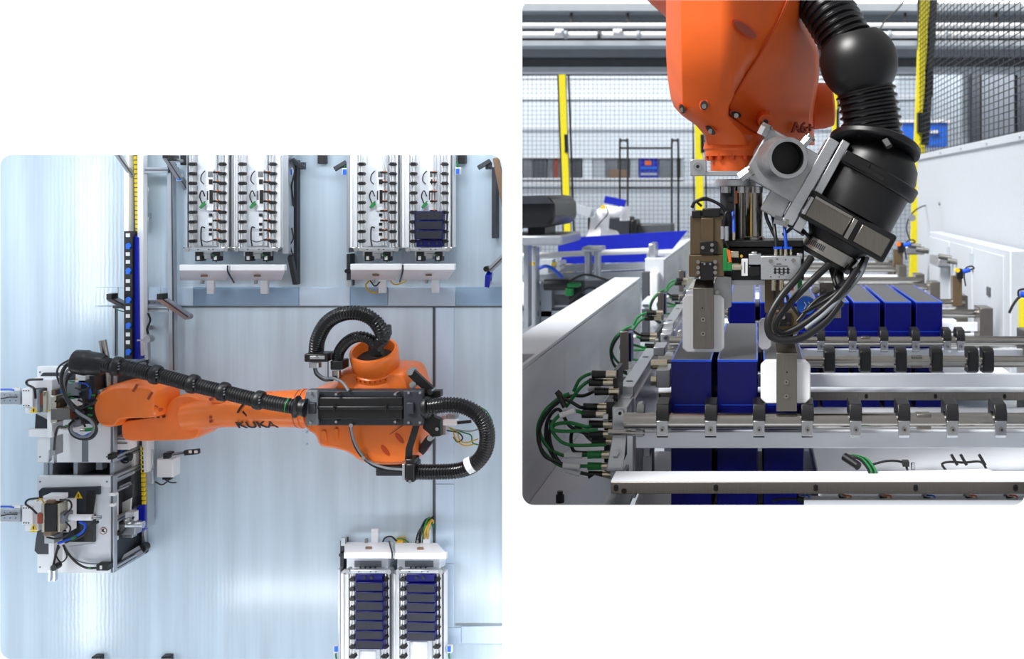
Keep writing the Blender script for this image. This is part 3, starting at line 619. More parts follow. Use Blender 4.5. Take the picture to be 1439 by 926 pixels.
b = part(T, 'boss', 'orange_wrist', pcyl((1074, 166, 2.5), (1076, 171, 2.325+F(171)), 12, 18, 10)); part(b, 'boss_ring', 'orange_deep', disc(1076, 171, 2.322+F(171), 8.5, .006)); part(b, 'boss_hole', 'sticker_black', disc(1076, 171, 2.320+F(171), 3.6, .004))
# flange rings under the wrist
fx = 1035
part(T, 'flange', 'orange_wrist', lathe(P(fx, 202, 2.5), (0, 0, -1), [(-.02, .060), (0, .071), (.012, .073), (.016, .069), (.028, .069)], 36))
part(T, 'flange', 'orange_wrist', lathe(P(fx, 220, 2.5), (0, 0, -1), [(0, .057), (.034, .057), (.038, .054)], 36))
fl = P(fx, 219, 2.5)
for k in range(14):
    g = 2*PI*k/14+.1; q = fl+Vector((math.cos(g)*.063, math.sin(g)*.063, .004)); part(T, 'flange_bolt', 'orange_deep', cyl(q, q-Vector((0, 0, .014)), .0062, 10))
text(T, 'lettering', 'A6+', P(1128, 180, 2.566), .034, 'rust_red', (1, .63, .0), (0, 0, 1), .003, .0006)
# neighbouring orange castings
part(T, 'rear_casting', 'orange_wrist', lathe(P(1140, 150, 2.72), (1, 0, .1), [(0, .055), (.03, .055), (.05, .05), (.055, .03)], 24), bevel=.002)
part(T, 'forearm', 'orange_wrist', loft([[P(902, -6, 2.7), P(950, -6, 2.55), P(950, -6, 2.9), P(902, -6, 2.9)], [P(931, 20, 2.72), P(952, 25, 2.6), P(952, 25, 2.9), P(931, 20, 2.9)], [P(938, 27, 2.75), P(952, 36, 2.7), P(952, 36, 2.9), P(938, 27, 2.9)]]))
# ---- hose pack
H = part(T, 'hose', 'black_gloss', phose([(1128, -40, 2.5), (1146, -12, 2.48), (1168, 22, 2.45), (1192, 64, 2.43)], 38, 9.2, .10, 28))
aB = (P(1228, 180, 2.42)-P(1200, 60, 2.42)).normalized(); s = 2.42/FPX; pc = P(1207, 88, 2.42)
R = 55*s
part(T, 'ball_joint', 'black_plastic', lathe(pc-aB*R, aB, [(R*(1-math.cos(t)) if t < 2.35 else R*1.70+(t-2.35)*R*.2, R*max(math.sin(t), .70) if t > 1.6 else R*max(math.sin(t), .66)) for t in [.72+k*.12 for k in range(17)]], 40))
part(T, 'hose', 'black_gloss', phose([(1210, 100, 2.43), (1219, 140, 2.43), (1225, 175, 2.43), (1228, 200, 2.43)], 43, 9.4, .09, 32))
aD = Vector((-.22, -.30, -.93)).normalized(); cD = P(1230, 203, 2.42)
part(T, 'collar', 'black_plastic', lathe(cD-aD*.004, aD, [(0, .064), (.0, .094), (.004, .098), (.014, .098), (.017, .094), (.017, .07)], 44), bevel=.001)
part(T, 'collar_rib', 'black_plastic', pbar((1243, 196, 2.335), (1250, 207, 2.325), 10, .012), bevel=.002)
a = (P(-.487, .873, 2.42)-P(0, 0, 2.42)); a = a/a.length; bb = P(.873, .487, 2.42)-P(0, 0, 2.42); bb = bb/bb.length
O = P(1231.6, 237.4, 2.43)
def ab(t, q, dy=0): return O+a*(t*s)+bb*(q*s)+Vector((0, dy, 0))
part(T, 'dome', 'black_plastic', lathe(O, a, [(-40*s, 30*s), (-34*s, 42*s), (-22*s, 54*s), (-6*s, 60*s), (4*s, 61*s)], 40))
part(T, 'body', 'black_plastic', lathe(O, a, [(0, 55*s), (0, 66*s), (2*s, 68*s), (16*s, 68*s), (19*s, 66*s), (20*s, 61*s), (70*s, 61*s)], 48))
part(T, 'rim_tab', 'black_plastic', obox(ab(9, -34, -.096), a*.012, bb*.03, (0, .006, 0)), bevel=.003)
part(T, 'rim_slot', 'sticker_black', obox(ab(12, -10, -.1035), a*.004, bb*.03, (0, .002, 0)))
part(T, 'band', 'black_plastic', obox(ab(91, 0), a*(21*s), bb*(66*s), (0, .085, 0)), bevel=.006)
lt = part(T, 'latch', 'brushed', obox(ab(92, -30, -.088), a*(14*s), bb*(29*s), (0, .004, 0)), obox(ab(92, 37, -.088), a*(13.5*s), bb*(22*s), (0, .004, 0)), bevel=.002)
part(lt, 'latch_lip', 'steel', obox(ab(92, 4, -.092), a*(15*s), bb*(3.2*s), (0, .004, 0)), obox(ab(78, -30, -.09), a*(2*s), bb*(29*s), (0, .005, 0)), bevel=.001)
part(lt, 'latch_screw', 'steel_bolt', cyl(ab(80, -62, -.09), ab(106, -62, -.09), .005, 10)); part(lt, 'latch_screw', 'steel_bolt', cyl(ab(84, -66, -.085), ab(84, -52, -.085), .004, 8), cyl(ab(102, -66, -.085), ab(102, -52, -.085), .004, 8))
part(T, 'neck', 'black_plastic', lathe(O, a, [(112*s, 48*s), (124*s, 40*s), (150*s, 38*s)], 36))
hc = part(T, 'hose_clamp', 'steel', lathe(O, a, [(126*s, 40*s), (126*s, 42*s), (143*s, 42*s), (143*s, 40*s)], 40, False))
part(hc, 'clamp_thread', 'charcoal', *[obox(ab(134, -34+k*2.6, -math.sqrt(max(1, 42.4**2-(34-k*2.6)**2))*s), a*(4*s), bb*(.6*s), (0, .0008, 0)) for k in range(9)])
# ---- aluminium holder with the open tube
hb = part(T, 'holder', 'cast_alu', obox(ab(62, -115, -.02), a*(38*s), bb*(45*s), (0, .045, 0)), obox(ab(90, -100, -.012), a*(40*s), bb*(16*s), (0, .03, 0)), bevel=.004)
part(T, 'holder_plate', 'aluminium', obox(ab(62, -74, -.015), a*(66*s), bb*(8*s), (0, .055, 0)), bevel=.002); part(T, 'holder_plate', 'aluminium', obox(ab(60, -58, -.01), a*(70*s), bb*(6*s), (0, .06, 0)), bevel=.002)
tc = P(1107, 222, 2.28)
part(hb, 'pipe', 'cast_alu', lathe(P(1088, 224, 2.42), tc-P(1088, 224, 2.42), [(0, .047), (.06, .047), (.14, .0425), (.143, .041), (.143, .033), (.04, .033), (.04, .001)], 40, False))
part(hb, 'bore_shade', 'sticker_black', lathe(P(1088, 224, 2.42), tc-P(1088, 224, 2.42), [(.141, .0326), (.1, .0322), (.1, .0005)], 30, False))  # black lining paints the shade inside the open pipe
for p, q, r in (((1070, 190, 2.36), (1076, 178, 2.36), 8), ((1128, 204, 2.37), (1137, 194, 2.37), 7), ((1040, 250, 2.37), (1052, 241, 2.37), 8), ((1088, 308, 2.37), (1103, 312, 2.37), 7)):
    part(hb, 'bolt', 'steel_bolt', pcyl(p, q, r, 6)); part(hb, 'bolt_washer', 'steel', pcyl(q, (q[0]+(q[0]-p[0])*.3, q[1]+(q[1]-p[1])*.3, q[2]), r*1.2, 14))
part(T, 'hanger_plate', 'aluminium', bx(970, 240, 1046, 247, 2.40, .05), prism([(1042, 247), (1052, 232), (1062, 230), (1060, 236), (1055, 238), (1048, 248)], 2.4, .04), bevel=.0015)
hp = part(T, 'hanger_tab', 'aluminium', prism(rrect(970, 224, 992, 247, 4), 2.395, .008), bevel=.001); part(hp, 'bolt', 'steel_bolt', disc(980.5, 234, 2.385, 6, .012)); part(hp, 'bolt_socket', 'sticker_black', disc(980.5, 234, 2.384, 2.6, .003, 6))
# ================================================================ the gripper
T = thing('gripper', 'two-finger gripper with bronze blocks and white pads over the blue cells', 'gripper', (1050, 400, 2.42))
part(T, 'adapter_plate', 'aluminium', lathe(P(1037, 252, 2.5), (0, 0, -1), [(0, .048), (.002, .05), (.014, .05), (.016, .048)], 36))
for x in (1020, 1043, 1066): part(T, 'bolt', 'steel_bolt', pcyl((x, 262, 2.44), (x, 271, 2.44), 6.5, 12))
part(T, 'column', 'steel', lathe(P(1060, 262, 2.48), (0, 0, -1), [(0, .02), (.108, .02), (.11, .023), (.118, .023)], 30)); part(T, 'column', 'charcoal', lathe(P(1022, 262, 2.52), (0, 0, -1), [(0, .016), (.12, .016)], 24)); part(T, 'column', 'steel', lathe(P(1042, 262, 2.55), (0, 0, -1), [(0, .02), (.12, .02)], 24))
part(T, 'column_mark', 'cable_yellow', bx(1054.5, 272, 1056, 333, 2.444, .008))
part(T, 'base_plate', 'black_plastic', bx(1010, 338, 1140, 347, 2.42, .14), bevel=.002); part(T, 'body', 'black_plastic', bx(1010, 347, 1130, 394, 2.47, .08), bevel=.003)
part(T, 'rail', 'aluminium', bx(1016, 392, 1080, 400, 2.49, .05))
# left jaw
jb = part(T, 'jaw_block', 'bronze', bx(970, 303, 1017, 358, 2.405, .1), bx(985, 306, 1003, 358, 2.40, .05), bevel=.002, label='bronze anodised jaw block on the left')
part(jb, 'jaw_cover', 'black_plastic', bx(972, 296, 985, 306, 2.40, .08), bx(987, 293, 1012, 305, 2.40, .09), bevel=.002); part(jb, 'jaw_plate', 'black_plastic', bx(984, 339.5, 1008, 357, 2.396, .01), bevel=.001)
for x, y in ((987.5, 348), (1000.5, 344), (1000.5, 352)): part(jb, 'screw', 'steel', disc(x, y, 2.393, 2.6, .005, 10))
lb = part(T, 'jaw_block', 'bronze', bx(968, 358, 1018, 389, 2.40, .1), bevel=.002); part(lb, 'jaw_plate', 'black_plastic', bx(984, 368, 1003, 394, 2.394, .02), bevel=.002)
for x in (981, 1005):
    for y in (368, 376, 383): part(lb, 'screw', 'steel', disc(x, y, 2.394, 2.8, .006, 10))
for x in (990, 998): part(lb, 'screw', 'grey_beam', disc(x, 371, 2.391, 1.6, .004, 8))
fg = part(T, 'finger', 'brushed', loft([[P(978, 392, 2.43), P(1003, 392, 2.43), P(1003, 392, 2.46), P(978, 392, 2.46)], [P(974, 405, 2.405), P(1003, 405, 2.405), P(1003, 405, 2.46), P(974, 405, 2.46)], [P(974, 490, 2.405), P(1003, 490, 2.405), P(1003, 490, 2.425), P(974, 490, 2.425)]]), bevel=.001)
for y in (449, 469): part(fg, 'screw', 'steel', disc(988, y, 2.402, 3.3, .004, 12)); part(fg, 'screw_socket', 'sticker_black', disc(988, y, 2.4012, 1.4, .002, 6))
part(fg, 'hole', 'sticker_black', disc(987, 433, 2.4045, 1.2, .002, 8))
def pad(x0, y0, x1, y1, c): return [(x0+c, y0), (x1-c, y0), (x1, y0+c), (x1, y1-c), (x1-c, y1), (x0+c, y1), (x0, y1-c), (x0, y0+c)]
part(T, 'pad', 'white_plastic', prism(pad(959, 414, 1018, 495, 6), 2.428, .02), bevel=.002, label='white plastic gripper pad')
part(T, 'bracket', 'cast_alu', prism([(1008, 387), (1028, 389), (1028, 431), (1020, 435), (1003, 434), (1003, 400)], 2.44, .02), bevel=.001)
part(T, 'bracket_screw', 'steel', disc(1008, 411, 2.434, 3, .005, 10))
# right jaw
rb = part(T, 'jaw_block', 'bronze', bx(1075, 392, 1102, 440, 2.43, .08), bx(1082, 436, 1122, 470, 2.40, .08), bevel=.002, label='bronze anodised jaw block behind the cable loops')
part(rb, 'jaw_plate', 'black_plastic', bx(1090, 440, 1112, 458, 2.394, .01)); 
for x, y in ((1094, 432), (1094, 455), (1108, 455), (1101, 446)): part(rb, 'screw', 'steel', disc(x, y, 2.39, 2.6, .005, 10))
fg = part(T, 'finger', 'brushed', loft([[P(1087, 468, 2.42), P(1114, 468, 2.42), P(1114, 468, 2.46), P(1087, 468, 2.46)], [P(1091, 496, 2.32), P(1120, 496, 2.32), P(1120, 496, 2.37), P(1091, 496, 2.37)], [P(1091, 578, 2.32), P(1120, 578, 2.32), P(1120, 578, 2.335), P(1091, 578, 2.335)]]), bevel=.001)
for y in (537, 557): part(fg, 'screw', 'steel', disc(1105, y, 2.317, 3.4, .004, 12)); part(fg, 'screw_socket', 'sticker_black', disc(1105, y, 2.3162, 1.4, .002, 6))
part(fg, 'hole', 'sticker_black', disc(1106, 523, 2.3194, 1.2, .002, 8))
part(T, 'pad', 'white_plastic', prism(pad(1069, 507, 1139, 567, 7), 2.337, .025), bevel=.002, label='white plastic gripper pad'); part(T, 'pad', 'white_plastic', prism(pad(1066, 448, 1084, 492, 5), 2.5, .02), bevel=.002)
# valve block and fittings
vb = part(T, 'valve_block', 'aluminium', bx(1069, 360, 1126, 393, 2.37, .05), bx(1052, 357, 1070, 372, 2.38, .04), bx(1056, 354, 1064, 360, 2.385, .03), bx(1120, 356, 1128, 364, 2.385, .03), bevel=.0015)
for x, y in ((1083, 367), (1115, 366)): part(vb, 'screw', 'steel', disc(x, y, 2.366, 3, .005, 10))
for x, y in ((1092, 364), (1104, 365), (1083, 389), (1095, 389)): part(vb, 'hole', 'sticker_black', disc(x, y, 2.3692, .9, .001, 8))
for x0, x1, y in ((1091, 1098, 371), (1087, 1107, 374), (1087, 1110, 378.5), (1087, 1110, 382.5), (1096, 1102, 386)): part(vb, 'print_line', 'sticker_black', bx(x0, y-.5, x1, y+.5, 2.3694, .001))
for x in (1088, 1094, 1100, 1106): part(vb, 'print_line', 'sticker_black', bx(x, 376, x+2.6, 385, 2.3693, .001))
for x, mm in ((1093, 'cable_black'), (1107, 'cable_blue')):
    part(T, 'fitting', 'nickel', pcyl((x-3, 350, 2.4), (x-3, 361, 2.4), 3, 10), pcyl((x+4, 350, 2.41), (x+4, 361, 2.41), 2.6, 10)); part(T, 'fitting_ring', 'cable_blue', bx(x-6, 347, x+6, 350, 2.395, .02))
    part(T, 'air_tube', mm, ptube([(x-2, 348, 2.4), (x-4, 325, 2.41), (x-8, 298, 2.44), (x-11, 285, 2.46)], 2.5))
for x, mm in ((1087, 'nickel'), (1098, 'nickel'), (1112, 'orange_led'), (1124, 'connector_green')): part(T, 'fitting', mm, pcyl((x, 393, 2.4), (x, 408, 2.4), 3.4, 10))
gp = part(T, 'green_plug', 'connector_green', bx(1016, 349, 1023, 381, 2.39, .03), bx(1020, 368, 1029, 381, 2.39, .03), bevel=.002); part(gp, 'lamp', 'orange_led', prism([(1021, 350), (1026, 352), (1028, 368), (1024, 369)], 2.389, .01)); part(T, 'pcb_plug', 'nickel', bx(1026, 353, 1038, 362, 2.40, .02), bevel=.001)
part(T, 'lamp', 'cable_yellow', disc(1042, 360, 2.395, 2, .01)); part(T, 'fitting', 'nickel', pcyl((1029, 375, 2.39), (1042, 375, 2.39), 5, 8)); part(T, 'name_plate', 'tag_white', bx(1042, 364, 1051, 388, 2.385, .02), bevel=.001); part(T, 'print_line', 'sticker_black', bx(1046, 368, 1047, 384, 2.3845, .001)); part(T, 'valve', 'black_gloss', bx(1052, 374, 1068, 388, 2.385, .03), bevel=.002)
part(T, 'indicator', 'blue_bright', disc(1133, 429, 2.42, 13, .02, 24)); part(T, 'indicator_mark', 'tag_white', *[pbar((1133+k, 424, 2.419), (1136+k, 429, 2.419), 1.2, .002) for k in (-3, 3)], *[pbar((1136+k, 429, 2.419), (1133+k, 434, 2.419), 1.2, .002) for k in (-3, 3)])
part(T, 'side_plate', 'brushed', bx(1150, 422, 1182, 447, 2.44, .02), bevel=.001); part(T, 'side_plate', 'brushed', bx(1152, 398, 1172, 424, 2.46, .02), bevel=.001); part(T, 'side_screw', 'steel_bolt', disc(1170, 438, 2.435, 2.5, .006, 8)); part(T, 'side_screw', 'steel', disc(1146, 408, 2.44, 6, .01, 10)); part(T, 'side_screw', 'steel', disc(1158, 410, 2.44, 4, .01, 10))
part(T, 'air_cylinder', 'aluminium', pcyl((1015, 318, 2.4), (1015, 336, 2.4), 3, 12), pcyl((1021, 318, 2.4), (1021, 338, 2.4), 3.2, 12)); part(T, 'fitting', 'black_plastic', disc(1026, 280, 2.42, 4, .02, 8), disc(1026, 291, 2.42, 6, .03, 10)); part(T, 'fitting', 'nickel', pcyl((1031, 326, 2.4), (1031, 337, 2.4), 2, 8))
part(T, 'air_tube', 'cable_blue', ptube([(1031, 328, 2.4), (1031, 310, 2.41), (1029, 292, 2.43)], 2.2)); part(T, 'air_tube', 'orange_led', ptube([(1035, 286, 2.46), (1035, 268, 2.46)], 1.4))
# cables
def cab(label, r, pts, m='cable_black'):
    return part(T, 'cable', m, ptube(pts, r, 10, 8))
cab('', 5.4, [(1140, 362, 2.36), (1122, 388, 2.33), (1098, 416, 2.31), (1081, 446, 2.30), (1082, 470, 2.30), (1102, 479, 2.30), (1130, 473, 2.31), (1160, 452, 2.33), (1182, 424, 2.35)])
cab('', 5.0, [(1165, 372, 2.36), (1140, 395, 2.34), (1112, 424, 2.33), (1091, 452, 2.33), (1096, 468, 2.33), (1118, 462, 2.33), (1150, 440, 2.34), (1180, 412, 2.35), (1205, 378, 2.38)])
cab('', 3.2, [(1128, 440, 2.36), (1150, 428, 2.36), (1175, 412, 2.36), (1198, 390, 2.38), (1212, 366, 2.40)]); cab('', 3.2, [(1132, 462, 2.32), (1160, 440, 2.33), (1190, 410, 2.36), (1210, 385, 2.38), (1219, 362, 2.40)], 'cable_grey')
cab('', 3.2, [(1120, 452, 2.37), (1150, 420, 2.38), (1185, 405, 2.38), (1206, 378, 2.40), (1214, 362, 2.42)]); cab('', 3, [(1176, 372, 2.40), (1172, 392, 2.40), (1180, 408, 2.38), (1192, 400, 2.38), (1198, 378, 2.4)])
cab('', 2.6, [(1080, 275, 2.45), (1076, 300, 2.44), (1084, 322, 2.43), (1092, 338, 2.42)]); cab('', 2.6, [(1088, 290, 2.42), (1096, 310, 2.41), (1112, 318, 2.4), (1130, 330, 2.4)]); cab('', 2.4, [(1100, 330, 2.42), (1120, 318, 2.41), (1138, 334, 2.40)])
cab('', 2.4, [(972, 292, 2.41), (978, 283, 2.41), (994, 280, 2.41), (1012, 288, 2.41), (1022, 300, 2.41)]); cab('', 1.8, [(986, 290, 2.40), (980, 283, 2.40), (990, 278, 2.40), (1002, 282, 2.40)]); cab('', 2.2, [(1016, 320, 2.40), (1020, 300, 2.40), (1028, 296, 2.41)]); cab('', 2, [(1100, 400, 2.42), (1106, 418, 2.41), (1120, 440, 2.4), (1128, 444, 2.4)])
cab('', 2, [(1088, 408, 2.41), (1090, 425, 2.41), (1104, 440, 2.4)]); cab('', 1.8, [(1024, 349, 2.4), (1018, 335, 2.4), (1014, 300, 2.41)])
part(T, 'cable_tie', 'black_plastic', pcyl((1180, 408, 2.36), (1190, 400, 2.37), 9, 12)); part(T, 'cable_bundle', 'black_rubber', pcyl((1172, 366, 2.43), (1180, 402, 2.40), 11, 14, 8))
# ================================================================ left opening: the robot cell seen from above (its floor faces the camera)
def L(x, y, h): return (x, y, YF-h)
def lb(x0, y0, x1, y1, h, d=None):       # box whose top face fills the photo rectangle at height h above the cell floor
    return bx(x0, y0, x1, y1, YF-h, h if d is None else d)
def lc(x, y, h, r, d, n=16): return disc(x, y, YF-h, r, d, n)
def lt(pts, r, n=8, step=6): return ptube([L(*p) for p in pts], r, n, step)
def lbar(p, q, w, d): return pbar(L(*p), L(*q), w, d)
def lthing(name, label, cat, x, y, group=None): return thing(name, label, cat, (x, y, YF), group)
m = mat('cell_floor', (194, 212, 226), .2, .0, var=.11, scale=3, stretch=(9, 1, .6), spec=.5)  # stretched colour streaks imitate ceiling reflections on the floor
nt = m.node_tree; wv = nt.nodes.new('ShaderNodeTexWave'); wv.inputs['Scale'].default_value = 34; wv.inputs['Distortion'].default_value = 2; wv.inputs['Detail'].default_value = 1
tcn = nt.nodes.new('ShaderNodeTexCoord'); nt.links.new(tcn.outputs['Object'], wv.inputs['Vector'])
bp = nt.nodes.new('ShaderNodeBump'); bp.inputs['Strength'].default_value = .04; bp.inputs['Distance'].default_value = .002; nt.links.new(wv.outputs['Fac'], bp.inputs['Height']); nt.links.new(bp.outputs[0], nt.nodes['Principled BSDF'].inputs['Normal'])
mat('trunking', (196, 216, 236), .35, .1, var=.08, scale=6, stretch=(3, 1, 1)); mat('trunking_dark', (150, 180, 208), .35, .1, var=.1, scale=6)
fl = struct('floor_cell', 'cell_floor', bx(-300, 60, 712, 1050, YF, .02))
def plate(x0, y0, x1, y1, mm, h=.003): part(fl, 'floor_plate', mm, lb(x0+.4, y0+.4, x1-.4, y1-.4, h), bevel=.0006)
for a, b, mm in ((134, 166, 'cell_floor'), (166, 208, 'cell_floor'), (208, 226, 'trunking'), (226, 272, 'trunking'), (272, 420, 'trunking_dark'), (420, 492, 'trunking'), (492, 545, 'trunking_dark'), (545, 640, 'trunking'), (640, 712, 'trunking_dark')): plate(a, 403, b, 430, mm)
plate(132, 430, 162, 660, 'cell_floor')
for a, b in ((432, 560), (560, 680), (680, 792), (792, 882)): plate(612, a, 638, b, 'trunking')
plate(612, 882, 648, 905, 'trunking'); plate(648, 880, 712, 905, 'trunking')
part(fl, 'floor_slot', 'grey_dark', lb(608, 432, 611.5, 766, .0015))
part(fl, 'floor_slot', 'grey_dark', lb(134, 430.5, 712, 432, .0012)); part(fl, 'floor_slot', 'grey_beam', lb(640, 876, 712, 879, .0012))
for x, y in ((427, 588), (431, 607), (431, 624), (438, 560), (420, 600)): part(fl, 'floor_anchor', 'trunking_dark', lc(x, y, .002, 1.6, .002, 10))
for x in (134, 232): solo('black_foot', 'black_plastic', 'black rubber foot at the bottom edge, %s' % ('left one' if x < 200 else 'right one'), 'foot', lb(x-6, 923, x+6, 940, .02), group='black rubber feet', bevel=.002)  # black feet standing on the cell floor
# lamps behind the front wall: left pair from floor glints, others added as fill
mat('lamp_glow', (255, 255, 255)); g_ = MATS['lamp_glow'].node_tree.nodes['Principled BSDF']; g_.inputs['Emission Color'].default_value = (1, 1, 1, 1); g_.inputs['Emission Strength'].default_value = 3.6
PW = {'upper left': 1.5, 'lower left': 1.4, 'top left': 1.4, 'top right': 1.5, 'bottom left': .7, 'bottom right': .5}
for x, y, w, h, where in ((-267, 360, 34, 330, 'upper left'), (-267, 1090, 34, 330, 'lower left'), (120, 90, 300, 40, 'top left'), (560, 90, 260, 40, 'top right'), (150, 1070, 300, 40, 'bottom left'), (560, 1070, 260, 40, 'bottom right')):
    T = thing('cell_fill_lamp', 'long unseen tube lamp lighting the robot cell, out of the picture at the %s' % where, 'lamp', (x, y, 2.13), 'tube lamps and fill lights of the robot cell')
    part(T, 'housing', 'white_paint', bx(x-w/2-6, y-h/2-6, x+w/2+6, y+h/2+6, 2.114, .02)); part(T, 'diffuser', 'lamp_glow', bx(x-w/2, y-h/2, x+w/2, y+h/2, 2.134, .006))
    c = P(x, y, 2.145); l = area('cell_fill_light', c, (PI/2, 0, 0), w/FPX*2.13, h/FPX*2.13, PW[where], (.95, .98, 1))
    l.rotation_euler = Vector((0, 1, 0)).to_track_quat('-Z', 'Z').to_euler()
# ---------------------------------------------------------------- vertical chain line at the left
T = lthing('chain_line', 'tall narrow transport line with white rails and a yellow chain', 'conveyor', 190, 560)
part(T, 'rail', 'white_paint', lb(174, 190, 181, 330, .06, .02), bevel=.001); part(T, 'rail', 'white_paint', lb(193, 190, 201, 500, .06, .02), bevel=.001); part(T, 'rail', 'white_paint', lb(181, 616, 189, 664, .05, .03), bevel=.001); part(T, 'rail', 'white_paint', lb(199, 618, 207, 664, .05, .03), bevel=.001)
part(T, 'rail', 'aluminium', lb(182, 664, 188, 712, .045, .03)); part(T, 'rail', 'aluminium', lb(201, 664, 207, 742, .045, .03))
part(T, 'bed', 'profile_groove', lb(181, 190, 193, 330, .03, .01)); part(T, 'leg', 'profile', lb(176, 240, 180, 246, .04)); part(T, 'leg', 'profile', lb(176, 400, 180, 406, .055)); part(T, 'leg', 'profile', lb(195, 300, 200, 306, .04)); part(T, 'leg', 'profile', lb(195, 460, 200, 466, .04)); part(T, 'bed', 'profile_groove', lb(201.5, 190, 205, 500, .045, .008)); part(T, 'bed', 'profile_groove', lb(190, 616, 199, 715, .03))
def links(y0, y1, xa, xb):
    n = int((y1-y0)/6.2); o = part(T, 'chain_link', 'yellow_chain', lb(xa, y0, xa+4.6, y0+5.2, .05, .012), bevel=.0006)
    a = P(*L(xa, y0, .05)); b = P(*L(xb, y1, .05))
    rep(T, o, [((b.x-a.x)*k/n, 0, (b.z-a.z)*k/n) for k in range(1, n+1)])
links(200, 322, 187, 190); links(628, 704, 197, 199)
rs = part(T, 'roller_strip', 'black_plastic', lb(174, 325, 186, 505, .075, .02), bevel=.001); part(T, 'blue_guard', 'blue_paint', prism([(186, 329), (194, 334), (196, 505), (187, 505)], YF-.065, .02)); part(T, 'blue_guard', 'blue_paint', prism([(190, 714), (203, 708), (203, 742), (194, 750), (190, 748)], YF-.05, .04))
for k, y in enumerate((330.5, 345, 357, 368, 380, 395, 406, 421, 433, 444, 457, 470, 481, 494)):
    if k % 3 == 1: part(rs, 'button', 'blue_bright', lc(180, y, .079, 3.6, .005), lbar((177.5, y+3.5, .078), (182.5, y+3.5, .078), 3, .004))
    else: part(rs, 'window', 'tag_white', lb(176.8, y-2.6, 182.4, y+2.6, .0765, .004))
for y in (262, 305): part(T, 'bracket_plate', 'aluminium', lb(203, y, 208.5, y+22, .035, .004), bevel=.001)
for y in (268, 277, 311, 320): part(T, 'bolt', 'grey_dark', lc(206, y, .037, .9, .003, 8))
for y in (632, 660): part(T, 'bracket_plate', 'aluminium', lb(209, y, 215, y+20, .035, .004), bevel=.001)
part(T, 'hose', 'cable_black', lt([(205, 268, .04), (207, 330, .04), (205, 380, .04), (206, 420, .04)], .8)); part(T, 'actuator', 'aluminium', lbar((207, 470, .07), (208, 505, .07), 4, .012)); part(T, 'actuator_knob', 'cast_alu', lc(206, 477, .09, 5, .02, 12), lbar((193, 478, .08), (206, 478, .08), 2, .005)); part(T, 'hose', 'cable_black', lt([(208, 508, .06), (205, 520, .06), (210, 534, .06), (207, 546, .06)], 1.3)); part(T, 'hose', 'cable_black', lt([(208, 440, .05), (211, 450, .05), (207, 462, .05), (209, 472, .05)], 1.5))
# ---------------------------------------------------------------- aluminium frames and diagonal struts
def profile(T, p, q, w=8, d=.014, grooves=True):
    o = part(T, 'profile', 'profile', lbar(p, q, w, d)); 
    if grooves: part(o, 'groove', 'profile_groove', lbar((p[0], p[1], p[2]+.0075), (q[0], q[1], q[2]+.0075), w*.18, .003))
    return o
T = lthing('profile_frame', 'aluminium profile frame standing right of the yellow chain line', 'frame', 240, 330)
profile(T, (241, 228, .04), (244, 520, .04), 8); profile(T, (204, 239, .05), (238, 239, .05), 8); profile(T, (204, 434, .03), (238, 434, .03), 7); part(T, 'joint', 'black_plastic', lb(235, 230, 242, 238, .055, .02)); part(T, 'joint', 'black_plastic', lb(236, 432, 242, 438, .045, .02)); part(T, 'hinge', 'cable_grey', lb(205, 422, 229, 428, .03, .005), bevel=.001)
for k in range(3): part(T, 'hinge_hole', 'grey_dark', lc(210+k*7, 425, .031, 1, .002, 8))
def strut(p, q, w, label, joint=True, extra=None):
    T = lthing('diagonal_strut', label, 'strut', p[0], p[1], 'diagonal aluminium struts')
    profile(T, p, q, w, .012); part(T, 'end_cap', 'black_plastic', lb(p[0]-4, p[1]-4, p[0]+4, p[1]+4, p[2]+.012, .025), bevel=.001)
    part(T, 'end_pad', 'cable_grey', lc(q[0], q[1], q[2]+.004, w*.45, .012, 12))
strut((153, 417, .09), (177, 430, .05), 8, 'short strut with black cap left of the blue roller strip'); strut((224, 417, .09), (264, 445, .03), 9, 'strut with black cap below the profile frame')
strut((232, 218, .1), (262, 264, .02), 7, 'dark strut leaning from the top edge to the first rod conveyor'); strut((162, 212, .08), (186, 246, .05), 5, 'thin strut at the top edge crossing the white rail'); strut((233, 641, .07), (270, 635, .04), 5, 'thin rod strut right of the robot elbow plate')
T = lthing('black_clamp', 'black clamp plate with two holes right of the elbow', 'clamp', 270, 635); part(T, 'plate', 'black_plastic', lbar((260, 636, .06), (280, 634, .06), 7, .012), bevel=.001)
for x in (267, 275): part(T, 'hole', 'tag_white', lb(x-2, 633, x+2, 637, .068, .002))
T = lthing('grey_box', 'white control box with a black cable right of the yellow chain', 'box', 232, 660); part(T, 'body', 'white_paint', lb(220, 645, 243, 671, .035), bevel=.002); part(T, 'plug', 'black_plastic', lb(228, 671, 240, 674, .02, .01)); part(T, 'cable', 'cable_black', lt([(238, 674, .015), (228, 681, .015), (218, 677, .015)], 1)); part(T, 'cable', 'cable_black', lt([(232, 674, .015), (240, 678, .015), (248, 678, .01)], .9))
T = lthing('profile_frame', 'dark profile frame left of the chain line below the short strut', 'frame', 168, 450); profile(T, (162, 430, .04), (162, 500, .04), 3.5, .012); part(T, 'foot', 'black_plastic', lbar((160, 431, .05), (176, 431, .05), 4, .01)); part(T, 'cable', 'cable_green', lt([(164, 435, .05), (170, 437, .05), (176, 438, .05)], .8))
strut((240, 222, .1), (252, 226, .09), 5, 'stub strut at the top edge beside the dark leaning strut')
